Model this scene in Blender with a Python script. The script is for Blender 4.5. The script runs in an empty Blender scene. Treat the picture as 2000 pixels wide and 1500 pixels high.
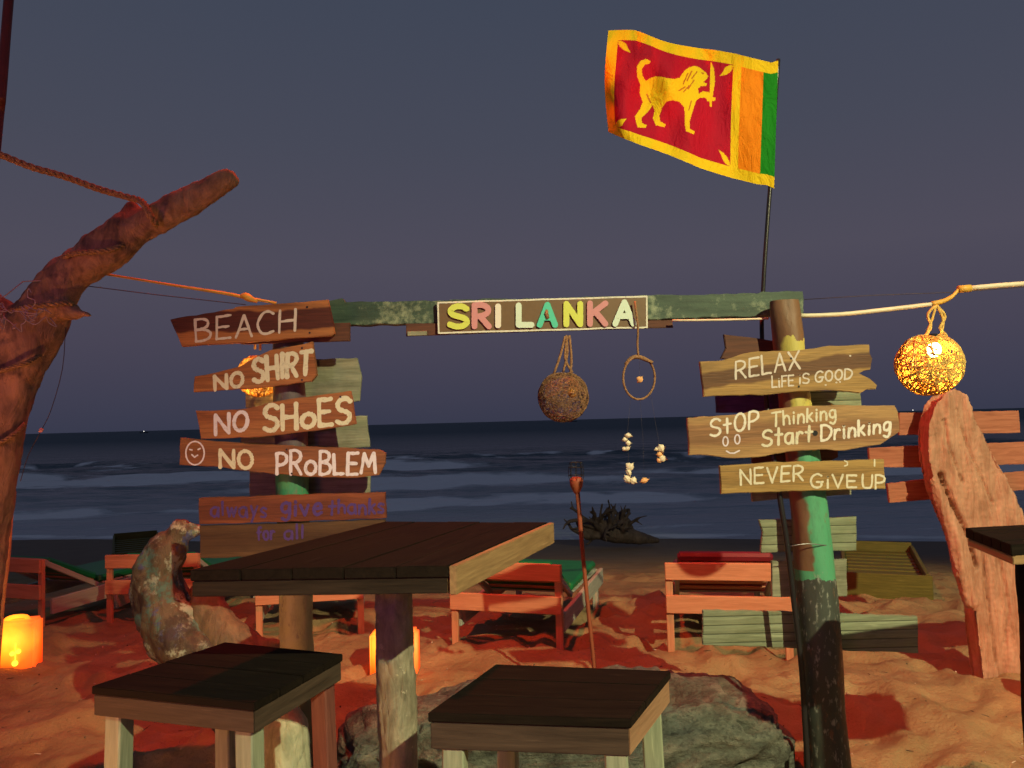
import bpy, bmesh, math, random
import numpy as np
from mathutils import Vector, Matrix
random.seed(7)
S = bpy.context.scene
R = math.radians

# ------------------------------------------------------------------ camera
CAMH = 1.45
FPX = 1500.0                       # focal length in pixels of a 2000 px wide picture
PITCH = math.atan(72.5/FPX)
ROLL = 0.0262
fw = Vector((0, math.cos(PITCH), math.sin(PITCH)))
r0 = Vector((1, 0, 0)); u0 = Vector((0, -math.sin(PITCH), math.cos(PITCH)))
rt = r0*math.cos(ROLL) - u0*math.sin(ROLL)
up = u0*math.cos(ROLL) + r0*math.sin(ROLL)
cam = bpy.data.cameras.new('camera')
camo = bpy.data.objects.new('camera', cam); S.collection.objects.link(camo)
cam.sensor_width = 36; cam.lens = 36*FPX/2000; cam.clip_start = 0.05; cam.clip_end = 30000
M = Matrix((rt, up, -fw)).transposed().to_4x4(); M.translation = (0, 0, CAMH)
camo.matrix_world = M
S.camera = camo
S.render.resolution_x = 1024; S.render.resolution_y = 768

# ------------------------------------------------------------------ sky
W = bpy.data.worlds.new('World'); S.world = W; W.use_nodes = True
nt = W.node_tree; nt.nodes.clear()
def N(t, typ, **k):
    n = t.nodes.new(typ)
    for a, b in k.items(): setattr(n, a, b)
    return n
tc = N(nt, 'ShaderNodeTexCoord'); sp = N(nt, 'ShaderNodeSeparateXYZ')
nt.links.new(tc.outputs['Generated'], sp.inputs[0])
rp = N(nt, 'ShaderNodeValToRGB')
nt.links.new(sp.outputs['Z'], rp.inputs[0])
els = rp.color_ramp.elements
stops = [(0.0, (.040, .043, .074)), (.03, (.048, .048, .080)), (.10, (.064, .058, .090)), (.20, (.078, .072, .103)),
         (.34, (.062, .067, .098)), (.52, (.049, .061, .094)), (1.0, (.044, .057, .090))]
els[0].position = 0; els[0].color = (*stops[0][1], 1)
els[1].position = 1; els[1].color = (*stops[-1][1], 1)
for p, c in stops[1:-1]:
    e = els.new(p); e.color = (*c, 1)
bg = N(nt, 'ShaderNodeBackground'); wo = N(nt, 'ShaderNodeOutputWorld')
sky = N(nt, 'ShaderNodeTexSky', sky_type='NISHITA'); sky.sun_disc = False
sky.sun_elevation = R(-4); sky.sun_rotation = R(200)
add = N(nt, 'ShaderNodeMixRGB', blend_type='ADD'); add.inputs[0].default_value = .02
nt.links.new(rp.outputs[0], add.inputs[1]); nt.links.new(sky.outputs[0], add.inputs[2])
nt.links.new(add.outputs[0], bg.inputs[0]); bg.inputs[1].default_value = 1.0
nt.links.new(bg.outputs[0], wo.inputs[0])
S.view_settings.view_transform = 'Standard'; S.view_settings.look = 'None'
S.view_settings.exposure = 0.0; S.view_settings.gamma = 1; S.view_settings.use_curve_mapping = False

# ------------------------------------------------------------------ lamps of the beach bar behind and beside the camera, plus an added red fill overhead
def lamp(name, typ, loc, col, watts, target=None, **k):
    l = bpy.data.lights.new(name, typ); l.color = col; l.energy = watts
    for a, b in k.items(): setattr(l, a, b)
    o = bpy.data.objects.new(name, l); S.collection.objects.link(o); o.location = loc
    if target is not None:
        o.rotation_euler = (Vector(target)-Vector(loc)).to_track_quat('-Z', 'Y').to_euler()
    return o
lamp('bar_floodlight', 'SPOT', (3.9, -3.7, 5.7), (1, .92, .50), 4100, (1.9, 3.45, .1), spot_size=R(49), spot_blend=.55, shadow_soft_size=.05)
lamp('red_overhead_fill', 'SPOT', (-.3, 3.5, 5.0), (1, .060, .008), 760, (.1, 4.8, 0), spot_size=R(104), spot_blend=.8, shadow_soft_size=.12)  # added lamp, spreads the lanterns' red over the shaded sand
lamp('red_bar_light', 'AREA', (-2.4, -1.6, 1.6), (1, .16, .05), 22, (-.4, 5, .4), shape='DISK', size=.8)
lamp('orange_floor_lamp', 'POINT', (-1.75, 1.35, .45), (1, .36, .11), 44, shadow_soft_size=.08)
lamp('purple_party_light', 'AREA', (-1.2, .2, 1.5), (.35, .14, 1), 3.5, (-.7, 3, 1.0), shape='DISK', size=.3)

# ------------------------------------------------------------------ helpers
def P(px, py, Y):
    """point of the plane y = Y behind photograph pixel (px, py)"""
    d = fw*FPX + rt*(px-1000) + up*(750-py)
    return Vector((0, 0, CAMH)) + d*(Y/d.y)
def G(px, py, z):
    d = fw*FPX + rt*(px-1000) + up*(750-py)
    return Vector((0, 0, CAMH)) + d*((z-CAMH)/d.z)
def pr(px, Y): return px*Y/FPX
def pxz(px, py, Y):
    v = P(px, py, Y); return (v.x, v.z)

def _h(ix, iy, iz, s):
    n = (ix*374761393 + iy*668265263 + iz*2147483647 + s*1274126177) & 0xffffffff
    n = ((n ^ (n >> 13))*1274126177) & 0xffffffff
    return ((n ^ (n >> 16)) & 0xffff)/65535.0
def vnoise(p, seed=0):
    p = np.asarray(p, float); i = np.floor(p).astype(np.int64); f = p-i; f = f*f*(3-2*f)
    out = 0
    for dx in (0, 1):
        for dy in (0, 1):
            for dz in (0, 1):
                w = (f[:, 0] if dx else 1-f[:, 0])*(f[:, 1] if dy else 1-f[:, 1])*(f[:, 2] if dz else 1-f[:, 2])
                out = out + w*_h(i[:, 0]+dx, i[:, 1]+dy, i[:, 2]+dz, seed)
    return out*2-1
def fbm(p, oct=4, seed=0, gain=.5):
    a = 1; s = 0; p = np.asarray(p, float)
    for k in range(oct):
        s = s + a*vnoise(p*(2**k), seed+k*17); a *= gain
    return s

COL = S.collection
def worldloc(o):
    v = Vector((0, 0, 0))
    while o is not None: v += o.location; o = o.parent
    return v
def obj(name, verts, faces, mat, parent=None, smooth=False, world=True, frame=None):
    """one mesh object; its origin at the middle of the points (frame: a 3x3 rotation giving its own axes)"""
    V = [Vector(v) for v in verts]
    lo = Vector([min(v[i] for v in V) for i in range(3)]); hi = Vector([max(v[i] for v in V) for i in range(3)])
    c = (lo+hi)/2
    Fr = frame.to_3x3() if frame is not None else Matrix.Identity(3)
    Fi = Fr.inverted()
    me = bpy.data.meshes.new(name); me.from_pydata([Fi @ (v-c) for v in V], [], faces)
    if smooth: me.polygons.foreach_set('use_smooth', [True]*len(me.polygons))
    if mat: me.materials.append(mat)
    o = bpy.data.objects.new(name, me); COL.objects.link(o)
    if parent is not None:
        o.parent = parent
        if world: c = c - worldloc(parent)
    m = Fr.to_4x4(); m.translation = c
    o.location = c; o.rotation_euler = Fr.to_euler()
    return o
def thing(name, label, cat, loc=(0, 0, 0), rz=0, group=None):
    o = bpy.data.objects.new(name, None); COL.objects.link(o); o.empty_display_size = .05
    o.location = loc; o.rotation_euler = (0, 0, rz); o['label'] = label; o['category'] = cat
    if group: o['group'] = group
    return o
def tag(o, label, cat, group=None):
    o['label'] = label; o['category'] = cat
    if group: o['group'] = group
    return o
def dup(root, loc, rz, label, name=None):
    r = root.copy(); COL.objects.link(r); r.location = loc; r.rotation_euler = (0, 0, rz); r['label'] = label
    for ch in list(root.children):
        c = ch.copy(); COL.objects.link(c); c.parent = r
        for g in ch.children:
            d = g.copy(); COL.objects.link(d); d.parent = c
    return r

def bm_box(a, b, bev=.003):
    bm = bmesh.new()
    vs = [bm.verts.new((x, y, z)) for x in (a[0], b[0]) for y in (a[1], b[1]) for z in (a[2], b[2])]
    for f in ((0, 1, 3, 2), (4, 6, 7, 5), (0, 4, 5, 1), (2, 3, 7, 6), (0, 2, 6, 4), (1, 5, 7, 3)):
        bm.faces.new([vs[i] for i in f])
    if bev: bmesh.ops.bevel(bm, geom=bm.edges[:], offset=bev, segments=1, affect='EDGES')
    bmesh.ops.recalc_face_normals(bm, faces=bm.faces[:])
    return bm
def bm_obj(name, bm, mat, parent=None, smooth=False):
    me = bpy.data.meshes.new(name); bm.to_mesh(me); bm.free()
    if smooth: me.polygons.foreach_set('use_smooth', [True]*len(me.polygons))
    if mat: me.materials.append(mat)
    o = bpy.data.objects.new(name, me); COL.objects.link(o); o.parent = parent
    return o
def beam(name, a, b, w, h, mat, parent=None, upv=(0, 0, 1), bev=.004, world=False, ext=0.0):
    """a bar with its long axis (own X) from a to b; w across, h along upv; coordinates in the parent's frame"""
    a = Vector(a); b = Vector(b); x = (b-a); L = x.length+2*ext; x.normalize(); z = Vector(upv)
    y = z.cross(x).normalized(); z = x.cross(y).normalized()
    o = bm_obj(name, bm_box((-L/2, -w/2, -h/2), (L/2, w/2, h/2), bev), mat, parent)
    m = Matrix((x, y, z)).transposed()
    c = (a+b)/2
    if world and parent is not None: c = c-worldloc(parent)
    o.location = c; o.rotation_euler = m.to_euler()
    return o

def tube_geo(pts, rad, n=10, wob=0, seed=0, cap=True):
    pts = [Vector(p) for p in pts]; k = len(pts)
    V = []; F = []
    t0 = (pts[1]-pts[0]).normalized()
    nrm = t0.orthogonal().normalized()
    rnd = random.Random(seed)
    for i in range(k):
        t = (pts[min(i+1, k-1)]-pts[max(i-1, 0)]).normalized()
        nrm = (nrm - t*nrm.dot(t)).normalized(); bn = t.cross(nrm)
        r = rad[i] if hasattr(rad, '__len__') else rad
        for j in range(n):
            a = 2*math.pi*j/n; rr = r*(1+wob*rnd.uniform(-1, 1))
            V.append(pts[i] + nrm*math.cos(a)*rr + bn*math.sin(a)*rr)
    for i in range(k-1):
        for j in range(n):
            F.append((i*n+j, i*n+(j+1) % n, (i+1)*n+(j+1) % n, (i+1)*n+j))
    if cap:
        F.append(tuple(range(n-1, -1, -1))); F.append(tuple((k-1)*n+j for j in range(n)))
    return V, F
def merge(geos):
    V = []; F = []
    for v, f in geos:
        b = len(V); V += v; F += [tuple(i+b for i in q) for q in f]
    return V, F
def spline(pts, sub=6):
    """Catmull-Rom through points (any tuple length)"""
    p = [np.array(q, float) for q in pts]; p = [2*p[0]-p[1]] + p + [2*p[-1]-p[-2]]
    out = []
    for i in range(1, len(p)-2):
        for s in range(sub):
            t = s/sub
            out.append(.5*((2*p[i])+(-p[i-1]+p[i+1])*t+(2*p[i-1]-5*p[i]+4*p[i+1]-p[i+2])*t*t+(-p[i-1]+3*p[i]-3*p[i+1]+p[i+2])*t**3))
    out.append(p[-2]); return out
def tube(name, pts, rad, mat, parent=None, n=10, wob=0, seed=0, sub=0):
    if sub:
        rr = rad if hasattr(rad, '__len__') else [rad]*len(pts)
        q = spline([(*p, r) for p, r in zip([tuple(a) for a in pts], rr)], sub)
        pts = [Vector(a[:3]) for a in q]; rad = [a[3] for a in q]
    V, F = tube_geo(pts, rad, n, wob, seed)
    return obj(name, V, F, mat, parent, smooth=True)

def organic(name, chains, mat, parent=None, voxel=.015, amp=.01, freq=9, stretch=(1, 1, .25), seed=0, fine=.3, extra=(), grooves=()):
    """limbs given as chains of (point, radius), fused into one surface and roughened"""
    geos = []
    for ch in chains:
        q = spline([(*p, r) for p, r in ch], 5)
        pts = [Vector(a[:3]) for a in q]; rad = [max(.004, a[3]) for a in q]
        d0 = (pts[0]-pts[1]).normalized(); d1 = (pts[-1]-pts[-2]).normalized()
        pts = [pts[0]+d0*rad[0]*.55, pts[0]+d0*rad[0]*.35] + pts + [pts[-1]+d1*rad[-1]*.35, pts[-1]+d1*rad[-1]*.55]
        rad = [rad[0]*.45, rad[0]*.8] + rad + [rad[-1]*.8, rad[-1]*.45]
        geos.append(tube_geo(pts, rad, 14))
    V, F = merge(geos+list(extra))
    me = bpy.data.meshes.new('tmp'); me.from_pydata(V, [], F)
    t = bpy.data.objects.new('tmp', me); COL.objects.link(t)
    md = t.modifiers.new('r', 'REMESH'); md.mode = 'VOXEL'; md.voxel_size = voxel
    dg = bpy.context.evaluated_depsgraph_get(); ev = t.evaluated_get(dg); m2 = bpy.data.meshes.new_from_object(ev)
    n = len(m2.vertices); co = np.empty(n*3); m2.vertices.foreach_get('co', co); co = co.reshape(-1, 3)
    no = np.empty(n*3); m2.vertices.foreach_get('normal', no); no = no.reshape(-1, 3)
    q = co*np.array(stretch)*freq
    d = amp*fbm(q, 3, seed) + amp*.8*(np.abs(vnoise(q*2.3, seed+5)))*-1 + amp*fine*vnoise(co*freq*6, seed+9)
    co = co + no*d[:, None]
    for line, wd, dp in grooves:      # splits in the wood
        best = np.full(n, 9.0)
        for a, b in zip(line[:-1], line[1:]):
            a = np.array(a); b = np.array(b); ab = b-a; wv = co[:, [0, 2]]-a
            tt = np.clip((wv @ ab)/(ab @ ab), 0, 1); best = np.minimum(best, np.linalg.norm(wv-tt[:, None]*ab, axis=1))
        best = best + wd*.45*vnoise(co*45, 3)
        co[:, 1] += np.where(no[:, 1] < 0, dp*np.exp(-(best/wd)**2), 0)
    F = [tuple(p.vertices) for p in m2.polygons]
    bpy.data.objects.remove(t); bpy.data.meshes.remove(me); bpy.data.meshes.remove(m2)
    return obj(name, [tuple(c) for c in co], F, mat, parent, smooth=True)

# ------------------------------------------------------------------ materials
def mat(name):
    m = bpy.data.materials.new(name); m.use_nodes = True
    t = m.node_tree; b = t.nodes['Principled BSDF']
    return m, t, b
def link(t, a, b): t.links.new(a, b)
def ramp(t, fac, stops, interp='LINEAR'):
    r = N(t, 'ShaderNodeValToRGB'); r.color_ramp.interpolation = interp
    e = r.color_ramp.elements
    e[0].position = stops[0][0]; e[0].color = (*stops[0][1], 1)
    e[1].position = stops[-1][0]; e[1].color = (*stops[-1][1], 1)
    for p, c in stops[1:-1]:
        q = e.new(p); q.color = (*c, 1)
    link(t, fac, r.inputs[0]); return r.outputs[0]
def noise(t, vec, scale, detail=4, rough=.55, dist=0):
    n = N(t, 'ShaderNodeTexNoise'); n.inputs['Scale'].default_value = scale; n.inputs['Detail'].default_value = detail
    n.inputs['Roughness'].default_value = rough; n.inputs['Distortion'].default_value = dist
    link(t, vec, n.inputs['Vector']); return n.outputs['Fac']
def mapping(t, vec, scale=(1, 1, 1), loc=(0, 0, 0)):
    m = N(t, 'ShaderNodeMapping'); m.inputs['Scale'].default_value = scale; m.inputs['Location'].default_value = loc
    link(t, vec, m.inputs['Vector']); return m.outputs[0]
def mix(t, f, a, b, mode='MIX'):
    m = N(t, 'ShaderNodeMixRGB', blend_type=mode)
    for s, v in ((0, f), (1, a), (2, b)):
        if hasattr(v, 'is_linked') or hasattr(v, 'links'): link(t, v, m.inputs[s])
        elif isinstance(v, (int, float)): m.inputs[s].default_value = v
        else: m.inputs[s].default_value = (*v, 1)
    return m.outputs[0]
def mth(t, op, a, b=None, clamp=False):
    m = N(t, 'ShaderNodeMath', operation=op); m.use_clamp = clamp
    for s, v in ((0, a), (1, b)):
        if v is None: continue
        if isinstance(v, (int, float)): m.inputs[s].default_value = v
        else: link(t, v, m.inputs[s])
    return m.outputs[0]
def bump(t, b, h, dist=.002, st=1.0, prev=None):
    n = N(t, 'ShaderNodeBump'); n.inputs['Distance'].default_value = dist; n.inputs['Strength'].default_value = st
    link(t, h, n.inputs['Height'])
    if prev: link(t, prev, n.inputs['Normal'])
    link(t, n.outputs[0], b.inputs['Normal']); return n.outputs[0]
def objvec(t, rnd=True):
    c = N(t, 'ShaderNodeTexCoord')
    if not rnd: return c.outputs['Object']
    oi = N(t, 'ShaderNodeObjectInfo'); v = N(t, 'ShaderNodeVectorMath', operation='MULTIPLY_ADD')
    cx = N(t, 'ShaderNodeCombineXYZ')
    for i in range(3): link(t, oi.outputs['Random'], cx.inputs[i])
    link(t, cx.outputs[0], v.inputs[0]); v.inputs[1].default_value = (17, 31, 23); link(t, c.outputs['Object'], v.inputs[2])
    return v.outputs[0]

def wood(name, dark, light, scale=1.0, rough=.7, stain=None, stain_amt=.4, groove=0, axis=0, bumpd=.0015, spec=.3):
    m, t, b = mat(name); v = objvec(t)
    sc = [1.0*scale, 14.0*scale, 14.0*scale]
    if axis == 2: sc = [14.0*scale, 14.0*scale, 1.0*scale]
    g = noise(t, mapping(t, v, sc), 3.0, 6, .62, 1.2)
    g2 = noise(t, mapping(t, v, [s*4 for s in sc]), 3.0, 3, .6)
    mx = mth(t, 'ADD', mth(t, 'MULTIPLY', g, .7), mth(t, 'MULTIPLY', g2, .3))
    col = ramp(t, mx, [(.32, dark), (.5, tuple((a+c)/2 for a, c in zip(dark, light))), (.66, light)])
    if stain:
        s = noise(t, v, 5*scale, 5, .65)
        s = mth(t, 'MULTIPLY', mth(t, 'SUBTRACT', s, .5), 9, True)
        col = mix(t, mth(t, 'MULTIPLY', s, stain_amt), col, stain)
    # scuffs and dents
    sc2 = noise(t, mapping(t, v, [s*.7 for s in sc]), 9, 3, .5)
    sc2 = mth(t, 'MULTIPLY', mth(t, 'SUBTRACT', sc2, .66), 8, True)
    col = mix(t, mth(t, 'MULTIPLY', sc2, .4), col, tuple(min(1, c*1.9+.03) for c in light))
    link(t, col, b.inputs['Base Color'])
    rr = mth(t, 'ADD', rough-.12, mth(t, 'MULTIPLY', g, .25)); link(t, rr, b.inputs['Roughness'])
    b.inputs['Specular IOR Level'].default_value = spec
    nb = bump(t, b, mx, bumpd, .8)
    if groove:
        c = N(t, 'ShaderNodeTexCoord'); w = N(t, 'ShaderNodeTexWave', wave_type='BANDS', bands_direction='Z'); w.inputs['Scale'].default_value = groove
        link(t, c.outputs['Object'], w.inputs['Vector'])
        k = mth(t, 'POWER', w.outputs['Fac'], .18); bump(t, b, k, .004, .8, nb)
        gd = mth(t, 'MULTIPLY', mth(t, 'SUBTRACT', .62, k), 3, True); col = mix(t, gd, col, tuple(x*.3 for x in dark)); link(t, col, b.inputs['Base Color'])
    return m
def plain(name, col, rough=.6, metal=0, spec=.4, var=.25, scale=20, bd=.001):
    m, t, b = mat(name); v = objvec(t)
    n = noise(t, v, scale, 4)
    c = mix(t, n, tuple(x*(1-var) for x in col), tuple(min(1, x*(1+var)) for x in col))
    link(t, c, b.inputs['Base Color']); b.inputs['Roughness'].default_value = rough
    b.inputs['Metallic'].default_value = metal; b.inputs['Specular IOR Level'].default_value = spec
    if bd: bump(t, b, n, bd, .6)
    return m
def emit(name, col, st):
    m, t, b = mat(name)
    b.inputs['Base Color'].default_value = (*[min(1, c) for c in col], 1)
    b.inputs['Emission Color'].default_value = (*col, 1); b.inputs['Emission Strength'].default_value = st
    return m

def signwood(name, heart, sap, off=0.0, warp=.03, half=.035, rough=.55, slant=0.0, hard=10):
    """sawn board: dark heartwood running along it, pale sapwood at its edges, streaked grain"""
    m, t, b = mat(name); c = N(t, 'ShaderNodeTexCoord'); v = c.outputs['Object']
    vr = objvec(t)
    s = N(t, 'ShaderNodeSeparateXYZ'); link(t, v, s.inputs[0])
    w = noise(t, mapping(t, vr, (4, 1, 1)), 1.2, 3)
    z = mth(t, 'ADD', s.outputs['Z'], mth(t, 'MULTIPLY', mth(t, 'SUBTRACT', w, .5), warp*2))
    z = mth(t, 'ADD', z, mth(t, 'MULTIPLY', s.outputs['X'], slant))
    d = mth(t, 'ABSOLUTE', mth(t, 'SUBTRACT', z, off))
    k = mth(t, 'MULTIPLY', mth(t, 'SUBTRACT', d, half), 100*hard/10, True)
    g = noise(t, mapping(t, vr, (2.2, 20, 42)), 2.0, 6, .65, 1.5)
    rings = noise(t, mapping(t, vr, (1.6, 3, 16)), 1.5, 3, .5, .6)
    hc = ramp(t, g, [(.3, tuple(x*.55 for x in heart)), (.7, tuple(x*1.35 for x in heart))])
    scx = ramp(t, g, [(.3, tuple(x*.62 for x in sap)), (.7, tuple(min(1, x*1.2) for x in sap))])
    col = mix(t, k, hc, scx)
    col = mix(t, mth(t, 'MULTIPLY', mth(t, 'SUBTRACT', rings, .45), 3, True), col, tuple(x*.6 for x in heart), 'MIX') if False else col
    dk = mth(t, 'MULTIPLY', mth(t, 'SUBTRACT', rings, .52), 5, True)
    col = mix(t, mth(t, 'MULTIPLY', dk, .45), col, tuple(x*.55 for x in heart))
    link(t, col, b.inputs['Base Color']); b.inputs['Roughness'].default_value = rough
    b.inputs['Specular IOR Level'].default_value = .35
    bump(t, b, g, .0016, .7); return m

def banded(name, bands, base, edge=.03, axis_noise=6, dirt=.35, dirtcol=(.03, .025, .02), flecks=0, rough=.55, bare=None):
    """painted log: colours by height (world z), ragged edges, chips"""
    m, t, b = mat(name)
    ge = N(t, 'ShaderNodeNewGeometry'); s = N(t, 'ShaderNodeSeparateXYZ'); link(t, ge.outputs['Position'], s.inputs[0])
    v = ge.outputs['Position']
    w = noise(t, v, axis_noise*1.6, 6, .7)
    z = mth(t, 'ADD', s.outputs['Z'], mth(t, 'MULTIPLY', mth(t, 'SUBTRACT', w, .5), edge*4))
    z = mth(t, 'MULTIPLY', z, .4)
    col = ramp(t, z, [(h*.4, c) for h, c in bands], 'CONSTANT')
    if bare:   # unpainted wood down one side
        xx = mth(t, 'ADD', mth(t, 'SUBTRACT', s.outputs['X'], bare[0]), mth(t, 'MULTIPLY', s.outputs['Z'], -bare[1]))
        wv = noise(t, mapping(t, v, (1, 1, 1.6)), 5, 3)
        kx = mth(t, 'MULTIPLY', mth(t, 'SUBTRACT', mth(t, 'MULTIPLY', mth(t, 'SUBTRACT', wv, .5), .10), xx), 90, True)
        kz = mth(t, 'GREATER_THAN', s.outputs['Z'], .84)
        col = mix(t, mth(t, 'MULTIPLY', kx, kz), col, base)
    chip = noise(t, mapping(t, v, (1, 1, .4)), 16, 6, .7)
    ch = mth(t, 'MULTIPLY', mth(t, 'SUBTRACT', chip, .56), 14, True)
    col = mix(t, mth(t, 'MULTIPLY', ch, .75), col, base)
    dn = noise(t, mapping(t, v, (1, 1, .3)), 30, 5, .7)
    dm = mth(t, 'MULTIPLY', mth(t, 'SUBTRACT', dn, .5), 5, True)
    col = mix(t, mth(t, 'MULTIPLY', dm, dirt), col, dirtcol)
    if flecks:
        fn = noise(t, mapping(t, v, (1, 1, .45)), 60, 3, .6)
        fm = mth(t, 'MULTIPLY', mth(t, 'SUBTRACT', fn, .57), 7, True)
        lo = mth(t, 'LESS_THAN', s.outputs['Z'], flecks)
        col = mix(t, mth(t, 'MULTIPLY', fm, lo), col, (.24, .26, .23))
    link(t, col, b.inputs['Base Color']); b.inputs['Roughness'].default_value = rough
    h = mth(t, 'ADD', chip, mth(t, 'MULTIPLY', dn, .5)); bump(t, b, h, .005, .7)
    return m

def driftmat(name, dark, light, patches=None, axis=(1, 1, .2), rough=.75):
    m, t, b = mat(name); v = N(t, 'ShaderNodeTexCoord').outputs['Object']
    g = noise(t, mapping(t, v, axis), 26, 7, .68, .8)
    g2 = noise(t, v, 7, 4, .6)
    col = ramp(t, mth(t, 'ADD', mth(t, 'MULTIPLY', g, .6), mth(t, 'MULTIPLY', g2, .4)), [(.36, dark), (.62, light)])
    if patches:
        for i, (pc, sc, th, amt) in enumerate(patches):
            p = noise(t, mapping(t, v, (1, 1, 1), (i*3.7, i*1.3, i*5.1)), sc, 6, .7)
            k = mth(t, 'MULTIPLY', mth(t, 'SUBTRACT', p, th), 16, True)
            col = mix(t, mth(t, 'MULTIPLY', k, amt), col, pc)
    link(t, col, b.inputs['Base Color']); b.inputs['Roughness'].default_value = rough
    cr = noise(t, mapping(t, v, tuple(a*1.0 for a in axis)), 14, 3, .5, 1.0)
    crk = mth(t, 'POWER', mth(t, 'ABSOLUTE', mth(t, 'SUBTRACT', cr, .5)), .4)
    nb = bump(t, b, g, .006, .8); bump(t, b, crk, .008, .6, nb)
    return m

m_floorwhite = None
M_sign_red = signwood('stained_board', (.075, .018, .010), (.36, .14, .045), off=.006, half=.036, warp=.035, hard=12)
M_sign_or = signwood('orange_board', (.25, .085, .028), (.34, .13, .045), off=0, half=.03, warp=.03, hard=4)
M_sign_or2 = signwood('brown_orange_board', (.23, .075, .028), (.30, .11, .04), off=.01, half=.02, warp=.03, hard=4)
M_sign_relax = signwood('relax_board', (.11, .045, .016), (.32, .185, .055), off=.0, half=.026, warp=.035, slant=-.12, hard=10)
M_sign_stop = signwood('stop_board', (.24, .115, .05), (.35, .20, .08), off=-.005, half=.03, warp=.03, hard=4)
M_sign_never = signwood('never_board', (.26, .15, .045), (.34, .21, .065), off=0, half=.02, warp=.03, hard=4)
M_sign_brown = signwood('brown_board', (.20, .07, .03), (.24, .09, .035), off=0, half=.03, warp=.05, hard=3)
M_grey = wood('weathered_pale_board', (.13, .135, .09), (.31, .31, .22), stain=(.08, .08, .05), stain_amt=.35)
M_greyg = wood('weathered_grooved_board', (.12, .14, .09), (.26, .29, .19), stain=(.10, .12, .06), stain_amt=.3, groove=9)
M_backred = wood('dark_red_board', (.05, .02, .015), (.13, .05, .03))
M_purple = wood('purple_painted_board', (.05, .02, .07), (.14, .05, .18), stain=(.06, .03, .03), stain_amt=.5)
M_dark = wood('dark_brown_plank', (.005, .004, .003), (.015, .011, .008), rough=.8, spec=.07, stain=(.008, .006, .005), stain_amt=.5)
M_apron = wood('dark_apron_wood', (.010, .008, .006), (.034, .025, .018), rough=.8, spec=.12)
M_edge_lit = wood('lit_edge_wood', (.16, .095, .045), (.30, .19, .09), rough=.7)  # paler tan paints in the light on the light-facing edge
M_stoolside_lit = wood('lit_stool_side_wood', (.17, .09, .05), (.32, .19, .11), rough=.7)  # light falling on the right side is put into a paler wood
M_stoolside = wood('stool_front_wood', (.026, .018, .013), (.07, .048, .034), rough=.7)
M_paleleg = wood('pale_green_leg', (.16, .19, .13), (.30, .34, .24), axis=0)
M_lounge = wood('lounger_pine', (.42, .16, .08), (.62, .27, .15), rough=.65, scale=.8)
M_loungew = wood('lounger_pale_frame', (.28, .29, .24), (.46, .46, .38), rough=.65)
M_olive = wood('olive_painted_slats', (.07, .065, .010), (.15, .13, .025), rough=.6)
M_greenmat = plain('green_mattress_vinyl', (.005, .16, .045), .45, bd=.002, scale=8)
M_redmat = plain('maroon_mattress_vinyl', (.16, .012, .02), .45, bd=.002, scale=8)
M_rope = None
def ropemat(name, c1, c2):
    m, t, b = mat(name); v = objvec(t)
    n = noise(t, v, 160, 4, .6); col = ramp(t, n, [(.35, c1), (.65, c2)]); link(t, col, b.inputs['Base Color'])
    b.inputs['Roughness'].default_value = .9; bump(t, b, n, .002, 1); return m
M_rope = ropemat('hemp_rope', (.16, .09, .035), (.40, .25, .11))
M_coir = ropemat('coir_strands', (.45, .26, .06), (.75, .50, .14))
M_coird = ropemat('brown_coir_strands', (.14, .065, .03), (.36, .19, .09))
M_black = plain('black_pole', (.015, .015, .017), .35)
M_metal = plain('grey_metal_rod', (.30, .30, .32), .35, .7)
M_cable = plain('cream_pvc_pipe', (.62, .55, .40), .45)
M_cabledark = plain('dark_cable', (.05, .035, .04), .6)
M_shell = plain('sea_shell', (.72, .60, .44), .4, var=.2, scale=40)
M_shello = plain('orange_sea_shell', (.75, .38, .16), .4, var=.3, scale=30)
M_torch = plain('rusty_torch_stake', (.28, .07, .03), .6)
M_bamboo = wood('bamboo_stick', (.35, .2, .08), (.6, .38, .16))

# ------------------------------------------------------------------ ground profile
SEA = -1.15
def shore_y(x): return 16.9 - .16*x + .25*np.sin(x*.45)
def ground_base(x, y):
    x = np.asarray(x, float); y = np.asarray(y, float)
    t = (y-5.0)/(shore_y(x)-5.0)
    h = np.where(t > 0, -1.15*(.45*t*t*(3-2*np.clip(t, 0, 1))*np.where(t < 1, 1, 0) + .55*t*np.where(t < 1, 1, 0)), 0)
    h = np.where(t >= 1, -1.15-(t-1)*1.1, h)
    return h
def ground_z(x, y): return float(ground_base(x, y))

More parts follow.
